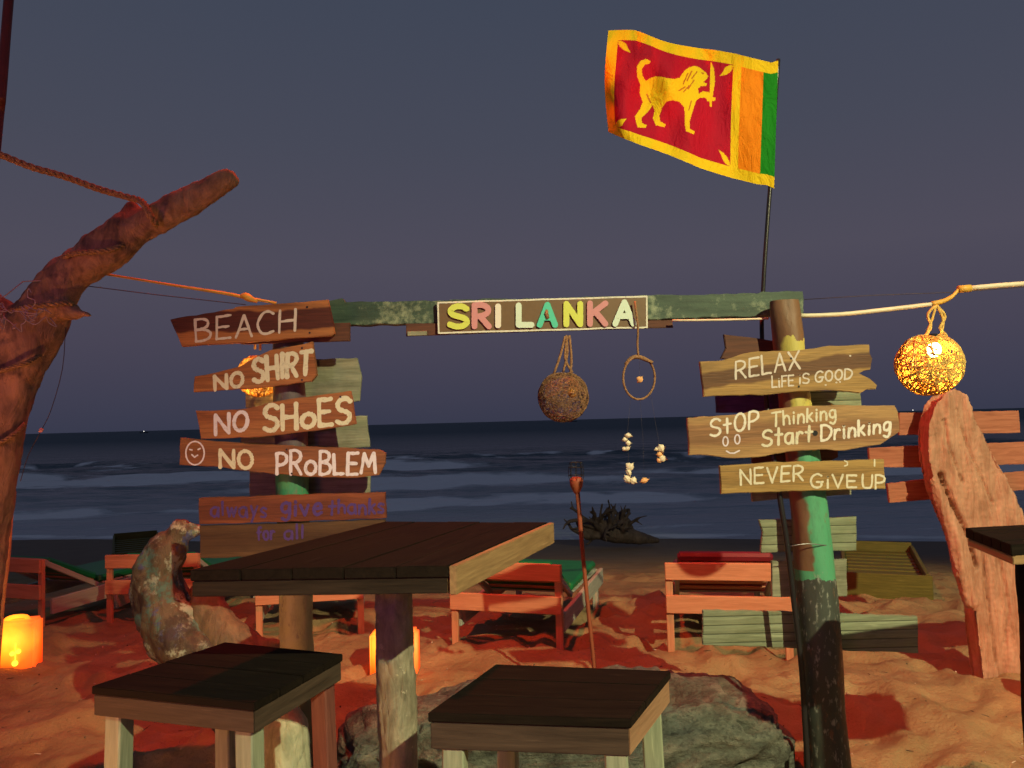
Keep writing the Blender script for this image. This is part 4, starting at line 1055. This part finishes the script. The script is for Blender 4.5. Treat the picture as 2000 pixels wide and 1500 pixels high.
t_, bp = ball('lit woven ball mostly hidden behind the NO SHIRT board', 505, 734, 42, 3.1, M_coir, M_bulb, [[(496, 600), (500, 640), (498, 682)], [(500, 600), (508, 650), (508, 684)]], 220, 3, (.008, .018), (508, 716))
lamp('ball_bulb_light', 'POINT', bp+Vector((0, 0, -.04)), (1, .48, .10), 2.5, shadow_soft_size=.02)
M_dimbulb = plain('unlit_amber_bulb', (.75, .30, .05), .3)
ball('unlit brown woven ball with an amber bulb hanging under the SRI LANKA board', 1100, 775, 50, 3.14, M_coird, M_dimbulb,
     [[(1106, 655), (1108, 690), (1100, 727)], [(1112, 655), (1116, 700), (1114, 730)], [(1104, 657), (1094, 695), (1082, 730)], [(1108, 656), (1104, 700), (1118, 728)]], 260, 4, (.006, .010), (1118, 765))

# ------------------------------------------------------------------ ring dream catcher with shells
YD = 3.1
dc = thing('shell_wind_chime', 'thin ring mobile with hanging sea shells under the right end of the SRI LANKA board', 'wind chime', P(1248, 940, YD))
ring = [P(1248+31*math.cos(a), 738+42*math.sin(a), YD+.02*math.cos(a)) for a in [i*2*math.pi/36 for i in range(37)]]
tube('ring', ring, pr(2.2, YD), M_coird, dc, n=7)
tube('hanging_cord', [P(1240, 588, YD-.01), P(1246, 640, YD-.01), P(1245, 670, YD), P(1247, 698, YD)], pr(2.2, YD), M_coird, dc, n=6, sub=3)
tube('twig', [P(1220, 712, YD), P(1232, 700, YD), P(1247, 697, YD), P(1262, 703, YD), P(1275, 708, YD)], [pr(2, 3), pr(4, 3), pr(4.5, 3), pr(4, 3), pr(3, 3)], M_coird, dc, n=7, sub=3)
strs = [[(1249, 700), (1249, 732)], [(1232, 773), (1225, 850)], [(1226, 850), (1229, 940)], [(1270, 765), (1288, 870), (1290, 905)], [(1250, 780), (1256, 860), (1258, 940)]]
V, F = merge([tube_geo([P(a, b, YD) for a, b in s], .0004, 4) for s in strs]); obj('threads', V, F, M_cabledark, dc)
shell(1249, 741, YD, 9, dc, M_shello, 1.3, 1)
for i, (a, b, r, m_) in enumerate(((1227, 850, 7, 0), (1220, 858, 5, 0), (1227, 865, 5, 0), (1225, 876, 6, 0), (1218, 876, 4, 0), (1292, 875, 8, 0), (1282, 877, 5, 0), (1288, 887, 6, 1), (1293, 895, 7, 0), (1300, 895, 5, 0), (1287, 899, 5, 1),
                                  (1229, 911, 8, 0), (1228, 922, 8, 0), (1225, 935, 8, 0), (1237, 938, 7, 0), (1258, 938, 8, 1))):
    shell(a, b, YD, r*1.35, dc, M_shello if m_ else M_shell, .9+.5*((i*7) % 3)/2, i+10)

# ------------------------------------------------------------------ loungers
def make_lounger(name, label, mattress, loc, rz, frame=M_loungew, back=M_lounge, rise=0.0):
    t = thing(name, label, 'sun lounger', loc, rz, 'wooden sun loungers facing the sea')
    W_ = .74; H = .55
    for s in (-1, 1):
        beam('back_leg', (s*(W_/2-.022), 0, -.03), (s*(W_/2-.022), .0, H-.004), .045, .03, back, t, upv=(0, 1, 0))
        beam('side_rail', (s*(W_/2-.02), .08, .17), (s*(W_/2-.02), 1.42, .20), .03, .12, frame, t)
        beam('front_leg', (s*(W_/2-.055), 1.33, -.20), (s*(W_/2-.055), 1.33, .15), .04, .05, frame, t, upv=(0, 1, 0))
        beam('backrest_rail', (s*(W_/2-.075), .045, H-.03), (s*(W_/2-.075), .55, .24), .03, .04, frame, t)
    beam('top_rail', (-W_/2, -.027, H-.05), (W_/2, -.027, H-.05), .022, .105, back, t)
    beam('lower_rail', (-W_/2, -.027, .30), (W_/2, -.027, .30), .022, .11, back, t)
    beam('foot_rail', (-W_/2+.04, 1.44, .20), (W_/2-.04, 1.44, .20), .022, .09, frame, t)
    for i in range(5):
        f = (i+.5)/5; y = .045+(.55-.045)*f; z = H-.03+(.24-H+.03)*f+.028
        beam('slat', (-W_/2+.09, y, z), (W_/2-.09, y, z), .07, .014, back, t, upv=(0, .42, 1))
    for i in range(7):
        y = .64+i*.12
        beam('slat', (-W_/2+.06, y, .245), (W_/2-.06, y, .25), .09, .016, frame, t)
    if mattress:
        a = Vector((0, .10, H-.03+rise)); b = Vector((0, .56, .30))
        o = beam('back_cushion', a, b, W_-.16, .06, mattress, t, upv=(0, .42, 1), bev=.018)
        o = beam('seat_cushion', (0, .56, .285), (0, 1.40, .29), W_-.12, .06, mattress, t, bev=.018)
    return t
def place(px, py, Y): p = P(px, py, Y); return (p.x, Y, ground_z(p.x, Y))
x3 = place(990, 1258, 4.95); x4 = place(1425, 1270, 4.75)
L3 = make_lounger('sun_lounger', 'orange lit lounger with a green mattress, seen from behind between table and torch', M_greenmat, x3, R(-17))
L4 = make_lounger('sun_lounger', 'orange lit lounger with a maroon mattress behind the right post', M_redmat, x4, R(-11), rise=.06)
x2 = place(607, 1232, 5.5); L2 = dup(L4, x2, R(10), 'low lounger seen under the big tabletop beside the left post')
x1 = place(300, 1208, 6.1); L1 = dup(L3, x1, R(-2), 'orange lit lounger directly behind the painted curved stump')
x0 = place(18, 1204, 6.1); L0 = dup(L3, x0, R(-20), 'orange lit lounger at the left edge above the glowing canister')
def slatbed(label, px, py, Y, rz, tilt=.2):
    x, y, z = place(px, py, Y)
    t = thing('slatted_lounger', label, 'sun lounger', (x, y, z), rz, 'olive slatted loungers without mattresses')
    Wd, L = (.60, 1.2) if Y < 8 else (.66, 1.3)
    fz = .22
    beam('end_board', (-Wd/2-.03, 0, .13), (Wd/2+.03, 0, .13), .03, .2, M_olive, t)
    for s in (-1, 1):
        beam('side_board', (s*Wd/2, .02, .17), (s*Wd/2, L, .17+tilt), .03, .13, M_olive, t)
        beam('leg', (s*(Wd/2-.06), .08, -.08), (s*(Wd/2-.06), .08, .1), .05, .05, M_olive, t, upv=(0, 1, 0))
        beam('leg', (s*(Wd/2-.06), L-.1, -.25), (s*(Wd/2-.06), L-.1, .14+tilt*.9), .05, .05, M_olive, t, upv=(0, 1, 0))
    beam('end_board', (-Wd/2, L+.02, .19+tilt), (Wd/2, L+.02, .19+tilt), .03, .14, M_olive, t)
    for i in range(8):
        yy = .14+i*.14; beam('slat', (-Wd/2+.02, yy, .17+tilt*yy/L), (Wd/2-.02, yy, .17+tilt*yy/L), .11, .018, M_olive, t)
    return t
slatbed('olive slatted lounger on the sand between the right post and the driftwood', 1733, 1178, 6.25, R(-22), .04)
slatbed('olive slatted lounger far behind the left orange lounger', 268, 1085, 12.0, R(27), .12)

# ------------------------------------------------------------------ torch
tt = thing('garden_torch', 'thin rusty garden torch standing in the sand in front of the sea', 'torch', G(1163, 1345, 0))
YTo = 3.85
tube('stake', [P(1128, 962, YTo), P(1140, 1100, YTo), P(1152, 1220, YTo), P(1160, 1300, YTo), P(1166, 1400, YTo)], [pr(4.5, YTo), pr(4, YTo), pr(4, YTo), pr(3.6, YTo), pr(3, YTo)], M_torch, tt, n=8, sub=3)
cc = P(1126, 948, YTo)
V = []; F = []; prof = [(0, -.045), (.012, -.04), (.02, -.025), (.030, -.005), (.034, .02), (.030, .035), (.02, .042), (0, .044)]
for r_, z_ in prof:
    for j in range(14): V.append(cc+Vector((r_*math.cos(j*2*math.pi/14), r_*math.sin(j*2*math.pi/14), z_)))
for i in range(len(prof)-1):
    for j in range(14): F.append((i*14+j, i*14+(j+1) % 14, (i+1)*14+(j+1) % 14, (i+1)*14+j))
obj('fuel_cup', V, F, M_torch, tt, smooth=True)
gs = []
for k in range(8):
    a = k*math.pi/4; gs.append(tube_geo([Vector(q) for q in spline([tuple(cc+Vector((r_*math.cos(a), r_*math.sin(a), z_))) for r_, z_ in ((.031, .02), (.038, .05), (.036, .09), (.030, .115))], 3)], .0016, 5))
for z_, r_ in ((.05, .038), (.09, .036), (.115, .030)):
    gs.append(tube_geo([cc+Vector((r_*math.cos(a), r_*math.sin(a), z_)) for a in [i*2*math.pi/18 for i in range(19)]], .0016, 5))
V, F = merge(gs); obj('wire_cage', V, F, M_black, tt)

# ------------------------------------------------------------------ beached root
rx = P(1200, 1050, 14.6); rz_ = ground_z(rx.x, 14.6)
M_root = driftmat('wet_dark_root', (.03, .02, .018), (.10, .07, .06))
rn = random.Random(12); chains = []
c0 = Vector((rx.x, 14.6, rz_+.22))
def rc(px, py, dy=0): return tuple(P(px, py, 14.6+dy))
chains.append([(rc(1180, 1040), .17), (rc(1210, 1042), .19), (rc(1245, 1050), .13), (rc(1285, 1056), .05)])
rn = random.Random(21)
for k in range(34):
    x0, y0 = 1180+rn.uniform(-42, 50), 1034+rn.uniform(-14, 16); a = rn.uniform(-.6, math.pi+.6) if k % 3 else rn.uniform(1.9, 3.4); L = rn.uniform(28, 62)
    pts = [(x0, y0)]; aa = a
    for q in range(4):
        aa += rn.uniform(-.6, .6); pts.append((pts[-1][0]+math.cos(aa)*L/4, min(1064, pts[-1][1]-math.sin(aa)*L/4)))
    dyy = rn.uniform(-.5, .3)
    chains.append([(rc(x, y, dyy*i/4), [.09, .05, .034, .024, .016][i]) for i, (x, y) in enumerate(pts)])
    if k % 2:
        b = pts[2]; aa += rn.choice((-.8, .8)); chains.append([(rc(b[0], b[1], dyy*.5), .03), (rc(b[0]+math.cos(aa)*L*.18, b[1]-math.sin(aa)*L*.18, dyy*.6), .022), (rc(b[0]+math.cos(aa)*L*.34, min(1064, b[1]-math.sin(aa)*L*.34), dyy*.7), .016)])
o = organic('uprooted_driftwood', chains, M_root, None, voxel=.016, amp=.010, freq=6, stretch=(1, 1, 1), seed=8)
tag(o, 'dark tangled uprooted tree root lying at the waterline', 'driftwood')

# ------------------------------------------------------------------ right driftwood signpost
YR = 4.2
M_pale = driftmat('pale_orange_driftwood', (.26, .11, .06), (.50, .26, .17), axis=(1, 1, .18))
rd = thing('driftwood_signpost', 'tall pale orange driftwood trunk with three bare planks at the right edge', 'driftwood', (P(1957, 1310, YR).x, YR, 0))
slab = [(1840, 778), (1854, 768), (1868, 778), (1884, 825), (1912, 880), (1940, 930), (1962, 975), (1980, 1020), (2004, 1072), (2120, 1082), (2120, 1146), (1990, 1150), (1980, 1200), (1984, 1260), (1990, 1330), (1994, 1440), (1912, 1440), (1918, 1325), (1908, 1240), (1902, 1160), (1884, 1100), (1866, 1045), (1844, 985), (1822, 935), (1812, 880), (1813, 832), (1824, 798)]
q_ = [pxz(a, b, YR) for a, b in slab][::-1]; n_ = len(q_)
cxm = sum(a for a, b in q_)/n_
Vs = []
for yo, inset in ((-.062, .045), (-.050, .018), (-.028, .003), (.028, .003), (.050, .018), (.062, .045)):
    for i, (a, b) in enumerate(q_):
        p0, p1 = q_[i-1], q_[(i+1) % n_]; tx, tz = p1[0]-p0[0], p1[1]-p0[1]; l = math.hypot(tx, tz)
        Vs.append(Vector((a-tz/l*inset*-1, YR+yo, b+tx/l*inset*-1)))
Fs = [tuple(range(n_)), tuple(range(6*n_-1, 5*n_-1, -1))]
for k in range(5):
    for i in range(n_): Fs.append((k*n_+i, (k+1)*n_+i, (k+1)*n_+(i+1) % n_, k*n_+(i+1) % n_))
gl = lambda l: [pxz(a, b, YR) for a, b in l]
organic('trunk', [ch([(1824, 938, 8), (1840, 985, 11), (1862, 1045, 14), (1880, 1110, 18), (1898, 1180, 16)], YR-.045)], M_pale, rd, voxel=.008, amp=.010, freq=16, stretch=(1.2, 1.2, .10), seed=15, extra=[(Vs, Fs)],
        grooves=[(gl([(1826, 925), (1850, 985), (1880, 1045), (1896, 1105)]), .009, .055), (gl([(1830, 820), (1838, 870), (1868, 940)]), .006, .025), (gl([(1905, 1070), (1915, 1150), (1932, 1290)]), .007, .03), (gl([(1855, 800), (1880, 880), (1925, 980)]), .004, .018), (gl([(1940, 1090), (1955, 1180), (1950, 1250)]), .005, .018)])
M_plk = wood('orange_bare_plank', (.22, .07, .035), (.44, .17, .10), rough=.6)
for i, ol in enumerate(([(1757, 806), (1860, 805), (1990, 802), (1993, 845), (1860, 848), (1757, 850)], [(1697, 875), (1800, 870), (2040, 862), (2040, 905), (1800, 913), (1700, 912)], [(1733, 945), (1830, 933), (2040, 918), (2040, 953), (1830, 975), (1738, 982)])):
    board('plank', ol, YR+.14+.0*i, .022, M_plk, rd, 50+i, .003)

# ------------------------------------------------------------------ glowing canister lanterns
def lantern(label, c, rz, w=.23, h=.31, d=.16, k=1.0):
    t = thing('canister_lantern', label, 'lantern', c, rz, 'glowing plastic canister lanterns on the sand')
    m, tr, b = mat('glowing_canister_plastic')
    v = N(tr, 'ShaderNodeTexCoord').outputs['Object']
    # the bulb inside makes the plastic around it brighter
    vm = N(tr, 'ShaderNodeVectorMath', operation='DISTANCE'); link(tr, v, vm.inputs[0]); vm.inputs[1].default_value = (-.03, -.05, .05)
    f = mth(tr, 'SUBTRACT', 1.1, mth(tr, 'MULTIPLY', vm.outputs['Value'], 4.6), True)
    nn = noise(tr, v, 14, 4, .6)
    col = ramp(tr, mth(tr, 'MULTIPLY', f, mth(tr, 'ADD', .75, mth(tr, 'MULTIPLY', nn, .4))), [(0, (1.2, .05, .002)), (.35, (1.8, .16, .004)), (.7, (3.2, .62, .016)), (1, (4.2, 1.1, .05))])
    b.inputs['Base Color'].default_value = (.6, .4, .15, 1); link(tr, col, b.inputs['Emission Color']); b.inputs['Emission Strength'].default_value = k
    bm = bm_box((-w/2, -d/2, -h/2), (w/2, d/2, h/2), 0)
    bmesh.ops.bevel(bm, geom=bm.edges[:], offset=.016, segments=3, affect='EDGES')
    bmesh.ops.subdivide_edges(bm, edges=bm.edges[:], cuts=1)
    bm.normal_update()
    for vv in bm.verts: vv.co += vv.normal*.0015*math.sin(vv.co.z*55)
    o = bm_obj('canister', bm, m, t, True); o.location = (0, 0, h/2-.015)
    hd = [(-w*.30, 0, h-.03), (-w*.28, 0, h-.008), (-w*.12, 0, h+.004), (w*.12, 0, h+.004), (w*.22, 0, h-.008), (w*.24, 0, h-.03)]
    q = spline([(*a, .014) for a in hd], 4); g = tube_geo([Vector(a[:3]) for a in q], .013, 8)
    o = obj('handle', g[0], g[1], m, t, smooth=True, world=False)
    # cut-out heart dots and stem on the front
    gs = []
    for (a, b_, r_) in ((-.005, .11, .014), (.028, .12, .014), (.01, .05, .017)):
        gs.append(tube_geo([Vector((a, -d/2-.002, b_)), Vector((a, -d/2-.010, b_))], r_, 12))
    gs.append(tube_geo([Vector((.012, -d/2-.006, .07)), Vector((.012, -d/2-.006, .17))], .0025, 5))
    V, F = merge(gs); obj('cutouts', V, F, emit('bright_cutout', (5, 1.3, .08), 1), t, world=False)
    return t
pL = place(36, 1268, 4.85); pM = place(772, 1296, 4.6)
lantern('glowing yellow plastic canister on red lit sand at the left edge', pL, R(14))
lantern('glowing canister hidden behind the leg of the big table', pM, R(0), w=.275, h=.25, k=1.0)
lantern('glowing canister just past the right edge beside the driftwood', (2.62, 3.62, 0), R(-20), k=1.6)

# ------------------------------------------------------------------ rock and stumps
def rock():
    bm = bmesh.new(); bmesh.ops.create_icosphere(bm, subdivisions=7, radius=1)
    co = np.array([v.co[:] for v in bm.verts]); F = [tuple(v.index for v in f.verts) for f in bm.faces]; bm.free()
    a = np.abs(co)**.38*np.sign(co); a = a/np.maximum(1e-6, (np.abs(a)**2.6).sum(1)**(1/2.6))[:, None]
    A = P(655, 1400, 3.2); B = P(1530, 1400, 3.2); cx = (A.x+B.x)/2; hw = (B.x-A.x)/2
    x = a[:, 0]; y = a[:, 1]; z = a[:, 2]
    topz = .235 + .10*np.clip(-x+.1, -.2, 1)*.25
    P_ = np.stack([cx+x*hw*1.02, 3.25+y*.40+.03*x, z*.285+.05], 1)
    nrm = a/np.linalg.norm(a, axis=1)[:, None]
    und = np.where(z < 0, -.10*z*np.abs(x)**2, 0)
    P_[:, 0] -= np.sign(x)*und
    side = np.clip(1.0-1.3*np.abs(nrm[:, 2]), 0, 1)
    lay = P_[:, 2]*20 + 1.6*fbm(P_*np.array([2.2, 2.2, .8]), 3, 50)
    led = np.abs((lay % 1)-.5)*2
    d = .035*fbm(P_*2.2, 3, 41) + .022*fbm(P_*np.array([5, 5, 8]), 3, 44) + side*.040*(led-.5) + .016*fbm(P_*np.array([7, 7, 16]), 5, 61, .62) - .06*np.clip(vnoise(P_*np.array([7, 7, 24])+.5*fbm(P_*5, 2, 14)[:, None], 91)-.30, 0, 1)*2 + .006*fbm(P_*40, 2, 66)
    P_ = P_ + nrm*d[:, None]
    P_[:, 2] += .012*np.clip(P_[:, 2]/.3, 0, 1)
    m, t, b = mat('layered_reef_rock'); g = N(t, 'ShaderNodeNewGeometry').outputs['Position']
    n1 = noise(t, mapping(t, g, (1, 1, 2.5)), 7, 8, .7); n2 = noise(t, g, 45, 5, .7); n3 = noise(t, g, 3, 3)
    col = ramp(t, n1, [(.34, (.035, .038, .028)), (.5, (.12, .13, .10)), (.66, (.25, .26, .20))])
    col = mix(t, mth(t, 'MULTIPLY', mth(t, 'SUBTRACT', n3, .5), 3, True), col, (.13, .16, .15))
    col = mix(t, mth(t, 'MULTIPLY', mth(t, 'SUBTRACT', n2, .55), 6, True), col, (.04, .035, .025))
    link(t, col, b.inputs['Base Color']); b.inputs['Roughness'].default_value = .8
    h = mth(t, 'ADD', n1, mth(t, 'MULTIPLY', n2, .4)); bump(t, b, h, .05, 1.0)
    o = obj('boulder', [tuple(p) for p in P_], F, m, None, smooth=True)
    tag(o, 'big flat layered grey-brown rock on the sand behind the two stools', 'rock')
rock()
# painted curved driftwood stump
YQ = 3.35
M_stump = driftmat('paint_stained_driftwood', (.05, .035, .022), (.12, .085, .05),
   [((.30, .33, .26), 10, .53, .9), ((.06, .15, .13), 6, .53, .85), ((.05, .07, .22), 8, .60, .85), ((.04, .022, .015), 3.5, .52, .9)], axis=(1, 1, .5))
cs_ = thing('driftwood_stump', 'thick curved driftwood stump with flaking white, green and blue paint left of the table', 'driftwood', (P(360, 1300, YQ).x, YQ, 0))
organic('stump', [ch([(358, 1038, 18), (330, 1068, 36), (308, 1118, 48), (320, 1185, 56), (358, 1245, 60), (420, 1305, 66), (485, 1375, 72), (540, 1460, 78), (565, 1600, 84)], YQ),
                  ch([(300, 1115, 30), (272, 1112, 18), (260, 1108, 7)], YQ), ch([(345, 1040, 26), (385, 1036, 18), (405, 1040, 12)], YQ)], M_stump, cs_, voxel=.012, amp=.014, freq=9, stretch=(1, 1, .6), seed=25)
M_rootb = driftmat('tan_driftwood_root', (.07, .045, .024), (.17, .11, .06), axis=(1, 1, .4))
organic('root', [ch([(400, 1150, 30), (408, 1195, 40, -.02), (430, 1240, 46, -.04), (480, 1290, 50, -.06), (540, 1380, 55, -.08), (580, 1500, 55, -.08)], YQ+.06), ch([(430, 1235, 20), (490, 1250, 14), (560, 1262, 8)], YQ)], M_rootb, cs_, voxel=.012, amp=.012, freq=9, seed=26)
M_logp = driftmat('pale_green_log', (.20, .21, .13), (.42, .43, .30), axis=(1, 1, .3))
Yl = 2.8
lg = organic('log_stump', [ch([(552, 1395, 40), (552, 1420, 50), (553, 1480, 54), (553, 1560, 58), (553, 1640, 60)], Yl)], M_logp, None, voxel=.010, amp=.008, freq=11, seed=31)
tag(lg, 'short pale greenish log stump seen through the legs of the left stool', 'log')

# ------------------------------------------------------------------ table and stools
ZT, ZS = CAMH-.37, CAMH-.67
def quadbox(name, a, b, c, d, z0, z1, m, parent, bev=.004):
    """slab over the four corners a b c d (counter-clockwise from above), long axis a->b"""
    V = [Vector((p[0], p[1], z0)) for p in (a, b, c, d)] + [Vector((p[0], p[1], z1)) for p in (a, b, c, d)]
    F = [(3, 2, 1, 0), (4, 5, 6, 7), (0, 1, 5, 4), (1, 2, 6, 5), (2, 3, 7, 6), (3, 0, 4, 7)]
    bm = bmesh.new(); vs = [bm.verts.new(v) for v in V]
    for f in F: bm.faces.new([vs[i] for i in f])
    bmesh.ops.bevel(bm, geom=bm.edges[:], offset=bev, segments=2, affect='EDGES'); bmesh.ops.recalc_face_normals(bm, faces=bm.faces[:])
    bm.verts.index_update(); V = [v.co.copy() for v in bm.verts]; F = [tuple(v.index for v in f.verts) for f in bm.faces]; bm.free()
    x = Vector((b[0]-a[0], b[1]-a[1], 0)).normalized(); y = Vector((0, 0, 1)).cross(x)
    return obj(name, V, F, m, parent, frame=Matrix((x, y, Vector((0, 0, 1)))).transposed())
def lerp(a, b, t): return a+(b-a)*t
def slabtop(t, FL, FR, BR, BL, z, n, th, drop, mtop, mfront, mright, along='depth', inset=.006, names=('plank', 'apron')):
    for i in range(n):
        f0, f1 = (i+.006)/n, (i+1-.006)/n
        dz = random.uniform(-.0015, .0015)
        if along == 'depth': q = (lerp(FL, FR, f0), lerp(BL, BR, f0), lerp(BL, BR, f1), lerp(FL, FR, f1)); q = (q[0], q[1], q[2], q[3])
        else: q = (lerp(FL, BL, f0), lerp(FR, BR, f0), lerp(FR, BR, f1), lerp(FL, BL, f1))
        quadbox(names[0], *q, z-th, z+dz, mtop, t, .0022)
    c = (FL+FR+BR+BL)/4
    def ins(p, k): d = (p-c); return c+d*(1-k/d.length)
    A, B_, C_, D_ = [ins(p, inset) for p in (FL, FR, BR, BL)]
    a, b, c_, d = [ins(p, inset+.032) for p in (FL, FR, BR, BL)]
    z1 = z-th-.001; z0 = z-th-drop
    # aprons, mitred at the corners
    quadbox(names[1], A, B_, b, a, z0, z1, mfront, t, .002)
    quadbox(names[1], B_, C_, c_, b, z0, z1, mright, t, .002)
    quadbox(names[1], C_, D_, d, c_, z0, z1, mfront, t, .002)
    quadbox(names[1], D_, A, a, d, z0, z1, mfront, t, .002)
tb = thing('bar_table', 'high dark planked bar table on one round log leg in the middle of the view', 'table', (P(770, 1300, 2.42).x, 2.42, 0))
FL, FR, BR, BL = G(370, 1113, ZT), G(875, 1105, ZT), G(1070, 1020, ZT), G(752, 1018, ZT)
slabtop(tb, FL, FR, BR, BL, ZT, 5, .03, .042, M_dark, M_apron, M_edge_lit, 'depth')
# edge board along the right side, the light on it put into its tan
dv = (FR-FL).normalized()
quadbox('edge_board', FR+dv*.002, BR+dv*.002, BR+dv*.022, FR+dv*.022, ZT-.075, ZT-.001, M_edge_lit, tb, .002)
M_bark = driftmat('barked_table_leg', (.10, .09, .06), (.30, .28, .20), [((.45, .42, .3), 30, .62, .7)], axis=(1, 1, .35), rough=.55)
lc = G(771, 1158, ZT-.075)
lc = Vector((P(771, 1200, 2.38).x, 2.38, 0))
organic('leg', [[((lc.x, lc.y, ZT-.085), pr(36, 2.38)), ((lc.x, lc.y, .7), pr(38, 2.38)), ((lc.x+.004, lc.y, .35), pr(38, 2.38)), ((lc.x, lc.y, -.05), pr(40, 2.38))]], M_bark, tb, voxel=.008, amp=.004, freq=22, stretch=(1, 1, .5), seed=41)
def stool(label, corners, legs, n, mfront, mright, th=.022, drop=.06, legm=M_paleleg, along='width'):
    FL, FR, BR, BL = [G(a, b, ZS) for a, b in corners]
    c = (FL+FR+BR+BL)/4
    t = thing('bar_stool', label, 'stool', (c.x, c.y, 0), group='square wooden bar stools')
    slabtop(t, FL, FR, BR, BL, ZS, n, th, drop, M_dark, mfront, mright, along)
    ang = (FR-FL).to_2d(); upv = Vector((FR.x-FL.x, FR.y-FL.y, 0)).normalized()
    for p, lm in zip((FL, FR, BR, BL), legs):
        q = c+(p-c)*.80; f = c+(p-c)*.86
        beam('leg', (q.x, q.y, ZS-th-.012), (f.x, f.y, -.04), .052, .052, lm, t, upv=upv, world=True)
    z = .32; k = .84
    cs2 = [c+(p-c)*k for p in (FL, FR, BR, BL)]
    for i in range(4):
        a, b = cs2[i], cs2[(i+1) % 4]; zz = z+(.06 if i % 2 else 0)
        d = (b-a).normalized()*.03
        beam('stretcher', ((a+d).x, (a+d).y, zz), ((b-d).x, (b-d).y, zz), .022, .04, M_apron, t, world=True)
    return t
M_leg_redlit = wood('red_lit_leg', (.10, .03, .025), (.20, .07, .05))  # red light on this one leg painted into its wood colour
stool('left dark square stool with a brown frame, angled towards the curved stump', [(178, 1340), (497, 1372), (670, 1276), (440, 1253)], (M_paleleg, M_paleleg, M_leg_redlit, M_paleleg), 4, M_stoolside, M_stoolside, drop=.055)
stool('right dark square stool with a lit tan right side in front of the rock', [(835, 1392), (1232, 1404), (1310, 1309), (968, 1296)], (M_paleleg, M_paleleg, M_paleleg, M_paleleg), 3, M_stoolside, M_stoolside_lit, drop=.062)
# second table at the right edge
t2 = thing('bar_table', 'corner of a second dark bar table cut off by the right edge', 'table', (1.75, 2.35, 0))
A = G(1885, 1031, ZT); B = G(1974, 1064, ZT); e = (B-A)
ux = Vector((-e.y, e.x, 0)).normalized()
ux = Vector((1, .16, 0)).normalized()
slabtop(t2, B, B+ux*.8, A+ux*.8, A, ZT, 5, .03, .025, M_dark, M_edge_lit, M_dark, 'width')
lp = B+ux*.17+Vector((0, .12, 0))
organic('leg', [[((lp.x, lp.y, ZT-.06), .055), ((lp.x, lp.y, .6), .058), ((lp.x, lp.y, -.05), .06)]], M_dark, t2, voxel=.01, amp=.004, freq=20, seed=44)
